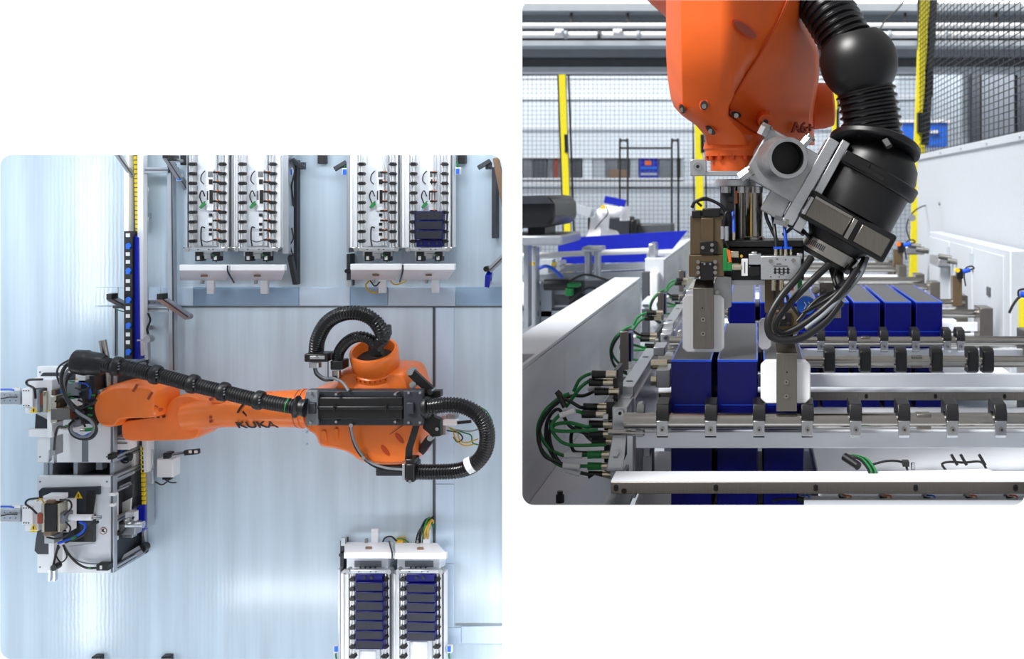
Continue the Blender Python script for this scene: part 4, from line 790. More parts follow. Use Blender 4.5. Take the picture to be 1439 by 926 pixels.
# ---------------------------------------------------------------- rod conveyors of the cell
SENS = 'small blue and white sensors on the conveyors'
def cellconv(x0, x1, r0, r1, mid, ya, yb, up, label, wires, right_side):
    """x0..x1 width, rods r0 r1, from ya (at the picture edge) to yb (the end bar); up=+1 when the end is below"""
    T = lthing('cell_conveyor', label, 'conveyor', (x0+x1)/2, yb, 'rod conveyors in the robot cell')
    H = .075; y_lo, y_hi = min(ya, yb), max(ya, yb)
    part(T, 'bed', 'white_paint', lb(x0, y_lo, x1, y_hi, .045, .012), bevel=.001)
    for a, b in ((x0, r0-5), (r1+5, x1)): part(T, 'side_rail', 'white_plastic', lb(a, y_lo, a+(b-a)*.45, y_hi, H-.012, .03), bevel=.0008); part(T, 'side_rail', 'white_paint', lb(a+(b-a)*.5, y_lo, b, y_hi, H-.016, .03), bevel=.0008)
    part(T, 'support', 'profile', lb(x0+4, y_lo, x0+10, y_hi, .03)); part(T, 'support', 'profile', lb(x1-10, y_lo, x1-4, y_hi, .03))
    part(T, 'tray', 'white_tray', lb(r0+9, y_lo, r1-6, y_hi-2 if up > 0 else y_hi, .052, .006), bevel=.001)
    part(T, 'groove', 'grey_dark', lb(x1-2.4, y_lo, x1-.8, y_hi, .062, .006)); part(T, 'groove', 'grey_beam', lb(x0+.6, y_lo, x0+1.8, y_hi, .0635, .006))
    ym = [y for y in [ (yb-up*(9+13.55*k)) for k in range(9)]]
    for r in (r0, r1):
        part(T, 'rod', 'rod_bright', pcyl(L(r-1.7, y_lo, H-.01), L(r-1.7, y_hi, H-.01), 1.5, 8)); part(T, 'rod', 'rod_bright', pcyl(L(r+1.7, y_lo, H-.01), L(r+1.7, y_hi, H-.01), 1.5, 8))
        y = ym[0]
        c = part(T, 'clip', 'black_plastic', lb(r-3.2, y-2.4, r+3.2, y+2.4, H, .016), lb(r-5, y-1.1, r+5, y+1.1, H-.002, .012), bevel=.0005)
        rep(T, c, [(0, 0, (ym[0]-q)/FPX*(YF-H)) for q in ym[1:]])
    if mid:
        part(T, 'middle_rod', 'rod_bright', pcyl(L(mid, y_lo, H-.012), L(mid, y_hi-4, H-.012), 1.4, 8)); part(T, 'middle_rod', 'rod_bright', pcyl(L(mid+4, y_lo, H-.012), L(mid+4, y_hi-4, H-.012), 1.0, 8))
        y = ym[0]
        c = part(T, 'clip', 'black_plastic', lb(mid-5, y-3.4, mid+2, y-.6, H, .014), lb(mid+1, y-3, mid+4, y-1, H-.002, .01), bevel=.0005); part(c, 'clip_lamp', 'orange_led', lb(mid+.5, y-4.2, mid+2.5, y-2.6, H+.001, .004))
        rep(T, c, [(0, 0, (ym[0]-q)/FPX*(YF-H)) for q in ym[1:8]])
    # end bar, plugs, slanted white end plate, foot
    e = yb; s = up
    part(T, 'end_bar', 'aluminium', lb(r0-5, min(e, e+s*5), r1+4, max(e, e+s*5), H+.003, .012), bevel=.001)
    for x in (r0-7, r1+6): part(T, 'end_knob', 'cast_alu', lc(x, e+s*2.5, H+.006, 3.4, .02, 10)); part(T, 'end_pin', 'steel', pcyl(L(x-5, e, H), L(x+5, e, H), 1, 8))
    for x in (r0+9, r1-12, (r0+r1)/2+3): part(T, 'end_screw', 'grey_dark', lc(x, e+s*2.5, H+.0045, .9, .002, 8))
    if s > 0:
        for x in (r0+10, r1-8):
            part(T, 'plug', 'black_plastic', lb(x-5, e+6, x+5, e+19, .06, .02), bevel=.001); part(T, 'plug_face', 'tag_white', lb(x-2.5, e+12, x+1.5, e+17, .061, .004))
        part(T, 'plug_plate', 'aluminium', lb(r0+3, e+5, r1, e+12, .055, .01)); part(T, 'cable', 'cable_green', lt([(r1-14, e+8, .06), (r1-9, e+13, .06), (r1-7, e+20, .05)], .9))
        part(T, 'link_block', 'cast_alu', lb((r0+r1)/2-3, e+8, (r0+r1)/2+6, e+16, .06, .02), bevel=.001)
    return T
def endplate(x0, x1, y, s, label, slant):
    """folded white end plate: bright flange, then a plate sloping down"""
    T = lthing('end_plate', label, 'plate', (x0+x1)/2, y, 'folded white end plates')
    part(T, 'flange', 'white_paint', lb(x0, min(y, y+s*8.5), x1, max(y, y+s*8.5), .085, .012), bevel=.0012)
    a = [P(*L(x0+1, y+s*8, .083)), P(*L(x1-1, y+s*8, .083)), P(*L(x1-slant, y+s*22, .03)), P(*L(x0+1, y+s*22, .03))]
    b = [p+Vector((0, .006, 0)) for p in a]
    part(T, 'slope', 'white_tray', loft([a, b]))
    part(T, 'vent', 'wood_brown', lbar(((x0+x1)/2-4, y+s*15.5, .06), ((x0+x1)/2+4, y+s*15.5, .06), 2.6, .006))
    fx = x0+.62*(x1-x0); part(T, 'foot', 'white_tray', lb(fx-5, min(y+s*22, y+s*41), fx+5, max(y+s*22, y+s*41), .03, .01), bevel=.001); part(T, 'stud', 'steel', lb(fx-14, min(y+s*20, y+s*27), fx-11, max(y+s*20, y+s*27), .03, .01))
def innards(T_, r0, r1, ya, yb, s):
    T = T_; w = r1-r0; f = lambda u: r0+w*u
    for (u0, u1, y0, y1) in ((.56, .70, 240, 262), (.50, .54, 268, 282), (.62, .72, 267, 286), (.58, .66, 300, 304), (.60, .66, 312, 316), (.58, .68, 322, 330)):
        part(T, 'cutout', 'black_plastic', lb(f(u0), y0, f(u1), y1, .0535, .003))
    part(T, 'block', 'white_plastic', lb(f(.50), 238, f(.74), 296, .058, .008), lb(f(.56), 305, f(.70), 345, .056, .008), bevel=.001); part(T, 'window', 'pane_grey', lb(f(.55), 241, f(.70), 249, .0595, .002)); part(T, 'window', 'sticker_black', lb(f(.58), 252, f(.70), 259, .0595, .002)); part(T, 'window', 'sticker_black', lb(f(.60), 267, f(.71), 286, .0595, .002)); part(T, 'window', 'sticker_black', lb(f(.52), 268, f(.55), 281, .0595, .002))
    for y in (300, 313, 321, 327): part(T, 'window', 'sticker_black', lb(f(.58), y, f(.68), y+4, .0575, .002))
    part(T, 'cable', 'cable_black', lt([(f(.45), 240, .06), (f(.34), 246, .06), (f(.32), 254, .06), (f(.42), 259, .06)], .8)); part(T, 'cable', 'cable_black', lt([(f(.38), 288, .06), (f(.28), 276, .06), (f(.36), 268, .06), (f(.45), 276, .06)], .9))
    part(T, 'cable', 'cable_black', lt([(f(.45), 320, .06), (f(.34), 320, .06), (f(.32), 335, .06), (f(.36), 346, .06)], 1)); part(T, 'cable', 'cable_black', lt([(f(.36), 338, .06), (f(.5), 340, .06), (f(.7), 338, .06)], .7)); part(T, 'plug', 'connector_green', lbar((f(.30), 292, .064), (f(.46), 286, .064), 3, .006), lbar((f(.32), 289, .062), (f(.46), 283, .062), 1.6, .004))
C = [cellconv(262, 324, 269, 311, 304, 180, 348, 1, 'empty rod conveyor at the top, first from the left', 0, 0), cellconv(327, 403, 339, 382, 375, 180, 348, 1, 'empty rod conveyor at the top, second from the left', 0, 0),
     cellconv(490, 562, 507, 551, 539, 180, 348, 1, 'empty rod conveyor at the top, third from the left', 0, 0), cellconv(563, 636, 580, 624, 609, 180, 348, 1, 'rod conveyor at the top right carrying three dark cells', 0, 0)]
for t, a, b in zip(C, (269, 339, 507, 580), (311, 382, 551, 624)): innards(t, a, b, 180, 348, 1)
D = [cellconv(477, 550, 495, 540, None, 980, 806, -1, 'rod conveyor at the bottom carrying seven dark cells', 0, 0), cellconv(551, 624, 566, 613, None, 980, 806, -1, 'rod conveyor at the bottom carrying six dark cells', 0, 0)]
endplate(252, 322, 372, 1, 'white end plate of the first top conveyor', 6); endplate(323, 400, 372, 1, 'white end plate of the second top conveyor', 6); endplate(492, 564, 371, 1, 'white end plate of the third top conveyor', 8); endplate(566, 639, 371, 1, 'white end plate of the conveyor with three cells', 10)
endplate(483, 553, 785, -1, 'white end plate of the bottom conveyor with seven cells', 2); endplate(554, 627, 786, -1, 'white end plate of the bottom conveyor with six cells', 14)
for t, a, b in zip(D, (495, 566), (540, 613)):
    T = t; part(T, 'end_box', 'white_tray', lb(a-8, 785, b+5, 803, .05), bevel=.001); part(T, 'label_strip', 'cable_grey', lb(a+3, 788, b-4, 797, .051, .002))
    for k in range(4): part(T, 'pin', 'grey_dark', lb(a+10+k*7, 796, a+12+k*7, 803, .053, .004))
    part(T, 'tray_block', 'white_plastic', lb(a+10, 902 if a > 550 else 915, b-12, 940, .056, .008), bevel=.001)
# dividing cables, leaning side legs and side frames
for i, (x, y) in enumerate(((320, 373), (566, 372), (551, 785))):
    s = 1 if y < 500 else -1
    solo('gap_cable', 'cable_black', 'black cable over the white end plates, %s' % ['between the first two top conveyors', 'left of the conveyor with three cells', 'between the two bottom conveyors'][i], 'cable', lt([(x, y, .09), (x, y+s*8, .09), (x+(4 if i == 0 else -2), y+s*16, .07), (x+(9 if i == 0 else -4), y+s*24, .03)], 1.1))
T = lthing('side_frame', 'dark leaning side frame right of the second top conveyor', 'frame', 415, 380); profile(T, (405, 200, .05), (405, 356, .05), 8, .03); part(T, 'leg', 'charcoal', lbar((408, 360, .05), (415, 395, .02), 6, .012)); part(T, 'leg', 'charcoal', lb(411, 225, 417, 400, .02)); part(T, 'cable', 'cable_black', lt([(410, 320, .05), (412, 335, .05), (408, 345, .05), (412, 360, .05)], 1)); part(T, 'cable', 'cable_black', lt([(408, 225, .06), (414, 240, .06), (410, 262, .05), (413, 290, .04)], 1.4))
T = lthing('side_frame', 'thin side frame left of the third top conveyor', 'frame', 488, 390); part(T, 'rail', 'profile', lb(487, 200, 490, 355, .05)); part(T, 'leg', 'charcoal', lb(487, 357, 492, 402, .03)); part(T, 'foot', 'aluminium', lb(487, 394, 493, 403, .032, .01)); part(T, 'knob', 'black_plastic', lc(487, 381, .04, 3, .02, 10))
T = lthing('side_frame', 'thin side frame left of the bottom conveyors', 'frame', 480, 780); part(T, 'rail', 'profile', lb(475, 800, 478, 950, .05)); part(T, 'leg', 'charcoal', lb(478, 760, 483, 800, .03)); part(T, 'foot', 'aluminium', lb(479, 756, 485, 767, .035, .01)); part(T, 'knob', 'black_plastic', lc(479, 780, .04, 3, .02, 10))
for i, (x, y, s, w) in enumerate(((251, 249, 1, 'beside the dark strut, left of the first conveyor'), (408, 241, 1, 'right of the second top conveyor'), (484, 241, 1, 'left of the third top conveyor'), (643, 240, 1, 'right of the conveyor with three cells'), (472, 913, -1, 'left of the bottom conveyors'), (631, 913, -1, 'right of the bottom conveyors'))):
    T = lthing('light_sensor', 'small blue and white sensor '+w, 'sensor', x, y, SENS)
    part(T, 'body', 'tag_white', lb(x-3.6, y-5, x+3.6, y+5, .05, .012), bevel=.001); part(T, 'face', 'blue_bright', lb(x-2.4, y-s*0-3 if s > 0 else y-4.5, x+2.4, y+4.5 if s > 0 else y+3, .0515, .003)); part(T, 'cable', 'cable_green', lt([(x, y-s*5, .045), (x, y-s*9, .045), (x-s, y-s*13, .04)], 1.2))
for i, (x, y) in enumerate(((451, 222), (648, 222), (258, 224))): solo('black_foot', 'black_plastic', 'black square foot at the top edge, %s' % ['between the conveyor pairs', 'right of the last conveyor', 'left of the first conveyor'][i], 'foot', lb(x-5, y-14, x+5, y+8, .02), bevel=.001, group='black square feet')
for i, (x, y, w) in enumerate(((418, 232, 'right of the second conveyor'), (478, 234, 'left of the third conveyor'), (680, 232, 'near the top right corner'))):
    T = lthing('angle_bracket', 'dark angle bracket at the top edge '+w, 'bracket', x, y, 'angle brackets'); part(T, 'arm', 'charcoal', lbar((x-8, y+4 if x > 450 else y-8, .05), (x+9, y-6 if x > 450 else y+4, .04), 6, .012), bevel=.001); part(T, 'plate', 'profile_groove', lb(x+2, y-4, x+11, y+6, .03, .006), bevel=.001)
    for k in (4, 8): part(T, 'bolt', 'steel_bolt', lc(x+k, y+1, .032, 1, .003, 8))
T = lthing('corner_frame', 'dark frame with a profile arm at the right edge of the cell', 'frame', 700, 330); part(T, 'post', 'charcoal', lb(691, 235, 697, 335, .03)); part(T, 'post', 'wood_brown', lbar((697, 222, .06), (712, 300, .03), 8, .012)); profile(T, (688, 380, .05), (716, 352, .05), 8, .012); part(T, 'foot', 'blue_paint', lbar((687, 384, .05), (686, 400, .03), 7, .02), bevel=.001); part(T, 'pad', 'black_plastic', lc(683, 378, .06, 4, .02, 10)); part(T, 'tip', 'aluminium', lc(687, 398, .04, 4, .01, 10))
# ---------------------------------------------------------------- dark-topped cells on the conveyors
def smallcell(x0, y0, x1, y1, label, group):
    T = lthing('battery_cell', label, 'battery cell', (x0+x1)/2, (y0+y1)/2, group)
    part(T, 'body', 'cell_blue', lb(x0, y0, x1, y1, .088, .04), bevel=.0008); part(T, 'top_plate', 'cell_top_dark', lb(x0+1.2, y0+1, x1-1.2, y1-1.2, .0886, .002))
    return T
o3 = ['first', 'second', 'third', 'fourth', 'fifth', 'sixth', 'seventh']
for k in range(3): smallcell(583, 297+13.3*k, 622, 309.6+13.3*k, 'dark-topped blue cell on the top right conveyor, %s from the top' % o3[k], 'cells on the top right conveyor')
T = lthing('end_block', 'dark blue end block below the three cells', 'block', 603, 342); part(T, 'body', 'cell_blue', lb(585, 337, 621, 347, .08, .03), bevel=.001)
for k in range(3): part(T, 'stop', 'cell_top_dark', lc(592+k*11, 342, .082, 2, .003, 10))
for k in range(7): smallcell(499, 818.6+13.62*k, 538, 831+13.62*k, 'dark-topped blue cell on the bottom left conveyor, %s from the top' % o3[k], 'cells on the bottom left conveyor')
for k in range(6): smallcell(571, 820.6+13.55*k, 611, 833+13.55*k, 'dark-topped blue cell on the bottom right conveyor, %s from the top' % o3[k], 'cells on the bottom right conveyor')
for i, (a, b) in enumerate(((499, 537), (571, 610))):
    T = lthing('end_block', 'dark blue end block above the %s cells' % ('seven', 'six')[i], 'block', (a+b)/2, 812); part(T, 'body', 'cell_blue', lb(a, 807, b, 818, .08, .03), bevel=.001)
    for k in (.35, .6): part(T, 'stop', 'sticker_black', lc(a+(b-a)*k, 812, .082, 2.4, .003, 10))
# loose cables near the conveyors
T = lthing('cable_bunch', 'bunch of yellow and black cables rising from the floor slot', 'cable', 603, 760)
for k, (mm, dx) in enumerate((('cable_black', 0), ('cable_black', 3), ('cable_yellow', 6), ('cable_yellow', 8.5), ('cable_black', 2), ('cable_green', 5))): part(T, 'wire', mm, lt([(584+dx*2, 764, .02), (588+dx*1.6, 748-k, .04), (598+dx, 735-k*1.5, .03), (609, 726+k*3, .005)], 1.3))
T = lthing('cable_coil', 'black and yellow cable coil above the bottom conveyors', 'cable', 550, 760); part(T, 'wire', 'cable_black', lt([(537, 764, .01), (541, 756, .03), (550, 754, .03), (557, 760, .02)], 1.2)); part(T, 'block', 'cable_yellow', lb(556, 758, 566, 766, .02)); part(T, 'wire', 'cable_green', lt([(558, 757, .02), (566, 757, .02), (574, 762, .01)], .9))
T = lthing('cable_coil', 'yellow cable coil under the third top conveyor', 'cable', 530, 400); part(T, 'wire', 'cable_yellow', lt([(519, 394, .02), (514, 402, .02), (522, 411, .02), (532, 410, .02)], 1.2)); part(T, 'wire', 'cable_black', lt([(520, 394, .03), (527, 402, .03), (534, 396, .03)], 1)); part(T, 'wire', 'cable_yellow', lt([(548, 394, .02), (556, 400, .02), (572, 394, .02)], 1))
# ================================================================ the orange robot of the cell
def ldome(pts, h0, h1, e=.012, k=.93, n=3): return dome(dense(pts, n), [(YF-h0, 1), (YF-h1+e, 1), (YF-h1+e*.35, 1-(1-k)*.35), (YF-h1, k)])
T = lthing('industrial_robot', 'orange jointed robot seen from above with black hoses along its arm', 'robot', 560, 570); RB = T
bc = P(560, 578, YF-.1)
part(T, 'pedestal', 'orange_deep', lathe((bc.x, YF, bc.z), (0, -1, 0), [(0, .062), (.015, .062), (.02, .05), (.1, .048)], 32))
part(T, 'shoulder', 'orange', ldome([(430, 600), (446, 608), (452, 626), (472, 628), (494, 634), (510, 646), (524, 652), (583, 652), (589, 635), (594, 605), (597, 562), (586, 545), (581, 526), (572, 515), (497, 515), (481, 519), (478, 535), (460, 545), (430, 548)], .06, .185, .03, .9), bevel=.002)
part(T, 'shoulder_rib', 'orange', ldome([(452, 602), (460, 602), (462, 622), (457, 628), (452, 622)], .15, .188, .006, .8)); part(T, 'shoulder_rib', 'orange', ldome([(470, 600), (477, 600), (476, 618), (472, 622)], .15, .19, .006, .8))
part(T, 'seam', 'rust_red', lbar((510, 636, .176), (566, 598, .187), 1.1, .003))
for x, y, r in ((541, 633, .9), (561, 616, .9)):
    c, s = math.cos(r), math.sin(r); pts = [(x+9*math.cos(t)*c-3*math.sin(t)*s, y+9*math.cos(t)*s+3*math.sin(t)*c) for t in [2*PI*k/14 for k in range(14)]]
    part(T, 'recess', 'orange_deep', prism(pts, YF-.1868, .004)); 
nb = P(*L(530, 522, .15)); nt_ = P(*L(530, 496, .178)); ax = Vector((0, -.42, .9)).normalized()
part(T, 'neck', 'orange', lathe(nb-ax*.03, ax, [(0, .062), (.02, .058), (.028, .05), (.04, .049), (.042, .046), (.046, .0465), (.05, .0495), (.08, .0505), (.085, .049), (.086, .043), (.06, .04)], 40, False))
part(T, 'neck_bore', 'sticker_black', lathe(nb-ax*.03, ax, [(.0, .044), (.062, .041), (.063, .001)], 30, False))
for k in range(13): 
    g = PI*(.08+.84*k/12); q = nb-ax*.03+ax*.0385+Vector((-math.cos(g), 0, 0))*.0495+Vector((0, -.9, -.42)).normalized()*math.sin(g)*.0495; part(T, 'neck_bolt', 'orange_deep', cyl(q, q-ax*.004, .0018, 8))
# forearm
fa = [(436, 574, .165, 26.5), (415, 574, .165, 26), (380, 574.5, .162, 25), (345, 576, .16, 23.6), (318, 578, .158, 22), (292, 581, .155, 21), (262, 585, .15, 20)]
part(T, 'forearm', 'orange', sweep([P(*L(x, y, h)) for x, y, h, r in fa], [r*2.44/FPX for *_, r in fa], 32))
part(T, 'forearm_ring', 'orange', lathe(P(*L(428, 574, .165)), (-1, 0, 0), [(0, .0395), (.0, .042), (.006, .042), (.006, .0395)], 32, False)); part(T, 'forearm_seam', 'rust_red', lathe(P(*L(421.5, 574, .165)), (-1, 0, 0), [(0, .0385), (.0, .0404), (.0015, .0404), (.0015, .0385)], 32, False))
part(T, 'forearm_clasp', 'orange', ldome([(292, 583), (320, 584), (322, 592), (312, 598), (292, 598)], .14, .182, .006, .85)); part(T, 'forearm_clasp', 'orange', ldome([(292, 556), (318, 560), (318, 566), (296, 566)], .14, .184, .006, .85))
for y in (561, 586, 592): part(T, 'forearm_screw', 'rust_red', lc(296, y, .190, 2.4, .008, 10))
al = 47*PI/180; rr = 24.8*2.44/FPX; cc = P(*L(368, 575.5, .161))
text(T, 'lettering', 'KUKA', cc+Vector((0, -math.cos(al)*(rr+.0004), -math.sin(al)*(rr+.0004))), .032, 'sticker_black', (1, 0, .012), (0, -math.sin(al), math.cos(al)), .0006, .0005)
for p, q in (((343, 566), (337, 574)), ((337, 574), (334, 580)), ((341, 578), (347, 584)), ((347, 584), (340, 590)), ((340, 590), (337, 595)), ((345, 586), (346, 592))):
    f_ = lambda y: .161+math.sqrt(max(0, 23.6**2-(y-576)**2))*2.44/FPX+.0006
    part(T, 'print_mark', 'sticker_black', lbar((p[0], p[1], f_(p[1])), (q[0], q[1], f_(q[1])), 2.2, .003))
text(T, 'lettering', 'KUKA', cc+Vector((.03, -math.cos(-al*1.25)*rr, -math.sin(-al*1.25)*rr)), .034, 'sticker_black', (-1, 0, 0), (0, math.sin(-al*1.25), -math.cos(-al*1.25)), .0012, .0009)
# elbow casting and wrist
part(T, 'elbow', 'orange', ldome([(258, 553), (276, 552), (294, 560), (298, 588), (289, 600), (287, 610), (277, 617), (182, 619), (175, 612), (174, 590), (205, 586), (226, 582), (239, 570), (248, 558)], .07, .158, .02, .94), bevel=.0015)
part(T, 'elbow_plate', 'orange', ldome([(178, 606), (286, 606), (277, 618), (183, 619.5), (175, 613)], .08, .150, .004, .96))
for k in range(7): part(T, 'elbow_screw', 'tag_white', lc(187+k*14, 612, .154, 1, .004, 8))
part(T, 'wrist', 'orange', ldome([(140, 552), (150, 544), (166, 538), (231, 537), (232, 560), (232, 580), (228, 585), (176, 586), (172, 598), (153, 599), (143, 590), (138, 572)], .1, .195, .03, .86), bevel=.002)
part(T, 'wrist_seam', 'rust_red', lbar((168, 543, .187), (222, 572, .19), .9, .003))
part(T, 'wrist_joint', 'charcoal', lb(174, 585, 230, 587.4, .166, .03))
for k in range(7): part(T, 'wrist_screw', 'orange', lc(178+k*8, 586, .168, 1.6, .006, 8))
for x, y, r in ((190, 545, -.9), (211, 556, -1.0)): part(T, 'recess', 'rust_red', lbar((x-3, y+5, .1955), (x+3, y-5, .1955), 3, .003))
part(T, 'wrist_bolt', 'orange_deep', lc(225, 576, .196, 2.6, .006, 10)); part(T, 'flange', 'black_gloss', lathe(P(*L(141, 574, .14)), (-1, 0, .12), [(0, .036), (.004, .038), (.01, .036), (.012, .03)], 28)); part(T, 'flange_knob', 'steel', pcyl(L(141, 577, .17), L(134, 577, .17), 4, 10))
# hose along the arm
hp_ = [(120, 511, .24), (150, 513, .245), (180, 518, .25), (225, 528, .25), (270, 540, .25), (315, 551, .25), (365, 563, .25), (405, 570, .25), (428, 573, .25)]
part(T, 'arm_hose', 'black_rubber', phose([L(*p) for p in hp_], 10.5, 3.6, .10, 18))
def ringat(x0, y0, x1, y1, h, r, prof): return lathe(P(*L(x0, y0, h)), P(*L(x1, y1, h))-P(*L(x0, y0, h)), [(t*2.36/FPX, q*2.36/FPX) for t, q in prof], 24)
part(T, 'hose_bell', 'black_plastic', ringat(104, 508, 150, 513, .24, 0, [(0, 14), (2, 17), (18, 18), (20, 17), (24, 16.5), (34, 16), (40, 15), (44, 13), (44, 9)]), bevel=.001)
for x, y, x1, y1 in ((159, 513.5, 173, 516), (213, 525, 226, 528), (265, 538, 278, 541), (308, 549, 321, 552), (358, 561, 370, 563.5)):
    c_ = part(T, 'hose_collar', 'black_plastic', ringat(x, y, x1, y1, .25, 0, [(0, 10.5), (1, 12.5), (3, 13.6), (9, 13.6), (11.5, 12.5), (12.5, 10.5)]))
    for k in (-4, 0, 4): part(c_, 'collar_stud', 'cable_grey', lc((x+x1)/2, (y+y1)/2+k, .25+.0205, 1.1, .004, 8))
part(T, 'hose_mark', 'connector_green', ringat(404, 569.7, 406, 570.1, .25, 0, [(0, 10.6), (0, 10.9), (1.4, 10.9), (1.4, 10.6)])); part(T, 'hose_mouth', 'black_plastic', ringat(416, 571.5, 432, 573.5, .25, 0, [(0, 16), (2, 15.5), (5, 11.5), (10, 11.5), (12, 13), (14, 13)]))
# black holder plate
pl = part(T, 'holder', 'charcoal', lb(429, 549, 592, 598, .225, .03), bevel=.002); part(pl, 'holder_trough', 'black_plastic', lb(446, 558, 566, 590, .238, .012), bevel=.003); part(pl, 'holder_ridge', 'black_plastic', lb(446, 571, 566, 576, .244, .008), bevel=.002)
for x in (429, 567): part(pl, 'holder_bracket', 'cable_grey' if x < 500 else 'charcoal', lb(x, 549, x+(17 if x < 500 else 27), 598, .243, .012), bevel=.002)
for x in (429, 567): part(pl, 'bracket_ridge', 'charcoal', lb(x+4, 566, x+14, 582, .25, .012), bevel=.002)
for x, y in ((436, 552), (436, 594), (472, 554), (555, 554), (472, 593), (555, 593), (574, 552), (574, 594), (590, 552), (590, 594)): part(pl, 'holder_bolt', 'steel_bolt', lc(x, y, .248, 1.9, .02, 10))
for x in (469, 542): part(pl, 'holder_clip', 'sticker_black', lb(x-1.2, 569, x+1.2, 578, .248, .004))
part(T, 'side_bracket', 'black_plastic', prism([(596, 552), (607, 549), (619, 549), (619, 558), (610, 562), (610, 586), (619, 590), (619, 613), (608, 614), (594, 602)], YF-.2, .02), bevel=.001); part(T, 'side_bracket', 'black_plastic', lb(592, 560, 602, 588, .235, .02), bevel=.001)
part(T, 'link_arm', 'black_plastic', lbar((578, 523, .19), (606, 549, .19), 12, .012), bevel=.001); part(T, 'link_arm', 'charcoal', lbar((604, 617, .17), (592, 634, .15), 12, .012), bevel=.001)
for x, y, r in ((576, 523, 4.5), (580, 541, 5), (604, 551, 4), (591, 553, 3), (600, 559, 2.4), (590, 594, 3), (604, 616, 4), (614, 603, 2.5), (510, 644, 3)): part(T, 'link_bolt', 'steel_bolt', lc(x, y, .205, r, .03, 12))
part(T, 'strap', 'black_plastic', loft([[P(*L(x-5, y, h)), P(*L(x+5, y, h)), P(*L(x+5, y, h-.006)), P(*L(x-5, y, h-.006))] for x, y, h in ((585, 598, .225), (580, 615, .22), (575, 630, .215), (574, 646, .21))]))
part(T, 'hose_clip', 'black_plastic', lb(569, 645, 582, 656, .22, .04), lb(570, 652, 582, 678, .225, .05), bevel=.003); part(T, 'hose_clip_ring', 'aluminium', lb(565, 652, 569, 676, .22, .03), bevel=.001); part(T, 'hose_clip_bolt', 'steel_bolt', lc(576, 677, .23, 2.5, .02, 8))
part(T, 'loop_hose', 'black_gloss', phose([L(*p) for p in ((600, 572, .24), (625, 569, .24), (650, 571, .235), (672, 583, .23), (684, 604, .22), (682, 632, .21), (667, 652, .205), (645, 661, .2), (615, 663, .2), (580, 663, .2))], 11.3, 4, .12, 18)); part(T, 'hose_tag', 'tag_white', ringat(657, 655.5, 668, 650, .2065, 0, [(0, 11.6), (0, 12), (9, 12), (9, 11.6)])); part(T, 'hose_mouth', 'black_plastic', ringat(594, 572, 603, 572, .24, 0, [(0, 13), (4, 15), (6, 15), (8, 12)]))
part(T, 'foot_plate', 'charcoal', lb(528, 654, 568, 669, .14, .03), bevel=.002)
# shoulder hoses
part(T, 'loop_hose', 'black_gloss', phose([L(*p) for p in ((444, 498, .2), (447, 476, .215), (460, 453, .23), (482, 441, .24), (508, 441, .24), (528, 453, .235), (538, 472, .22), (530, 484, .2), (528, 492, .18))], 10.4, 4, .12, 18)); part(T, 'loop_hose', 'black_gloss', phose([L(*p) for p in ((474, 512, .2), (477, 494, .205), (489, 479, .215), (505, 473, .22), (520, 477, .215), (529, 487, .2), (533, 495, .18))], 8, 3.6, .12, 16))
part(T, 'hose_rest', 'black_plastic', prism([(535, 458), (544, 458), (545, 472), (539, 479), (532, 478)], YF-.2, .03), bevel=.002)
cl_ = part(T, 'hose_clamp', 'black_plastic', lb(427, 497, 460, 509, .225, .045), bevel=.003); part(cl_, 'clamp_bar', 'aluminium', lb(435, 500, 456, 505, .229, .006), bevel=.001); part(cl_, 'clamp_bolt', 'steel_bolt', lc(445, 502, .232, 2, .006, 8))
part(T, 'hose_end', 'aluminium', pcyl(L(443, 509, .2), L(443, 516, .2), 8.5, 14)); part(T, 'hose_clamp', 'black_plastic', lb(464, 507, 481, 520, .215, .04), bevel=.002); part(T, 'hose_end', 'steel', pcyl(L(473, 520, .19), L(473, 531, .19), 6, 12))
part(T, 'cable', 'cable_grey', lt([(443, 515, .2), (446, 524, .2), (456, 531, .2), (470, 532, .21), (482, 538, .22), (490, 549, .23)], 2)); part(T, 'cable', 'cable_black', lt([(441, 515, .199), (444, 526, .199), (455, 534, .199), (468, 534, .205)], 1.6)); part(T, 'cable', 'cable_black', lt([(461, 508, .21), (461, 530, .21)], .7))
part(T, 'cable', 'cable_grey', lt([(493, 598, .225), (496, 614, .21), (504, 632, .2), (518, 648, .195), (540, 657, .2), (566, 660, .2)], 1.8)); part(T, 'cable', 'cable_black', lt([(492, 600, .22), (498, 625, .2), (512, 645, .19), (535, 659, .19), (566, 663, .19)], 1.8)); part(T, 'cable_block', 'steel_bolt', lc(493, 598, .24, 3, .012, 10))
# plug and loose wires right of the robot
T = lthing('wall_plug', 'white plug with loose coloured wires inside the right hose loop', 'plug', 635, 600)
part(T, 'body', 'white_plastic', lb(621, 591, 642, 598, .08, .02), bevel=.001); part(T, 'bracket', 'aluminium', lb(620, 584, 627, 612, .06, .02), bevel=.001); part(T, 'block', 'cast_alu', lb(628, 582, 640, 590, .06, .03), bevel=.001)
part(T, 'pin', 'cable_black', lbar((643, 594, .08), (662, 592, .08), 4, .006))
for mm, pts in (('cable_yellow', [(630, 600), (642, 606), (646, 618), (655, 622), (672, 617)]), ('cable_green', [(632, 602), (652, 608), (662, 612), (664, 622), (672, 625)]), ('cable_black', [(628, 605), (644, 608), (650, 616), (643, 621), (637, 614)]), ('cable_yellow', [(636, 602), (640, 616), (652, 626), (668, 624)]), ('cable_grey', [(640, 604), (660, 606), (676, 602)]), ('cable_grey', [(662, 586), (672, 596), (680, 610)]), ('cable_green', [(672, 571), (684, 578), (692, 592)])):
    part(T, 'wire', mm, lt([(x, y, .06) for x, y in pts], 1.0))
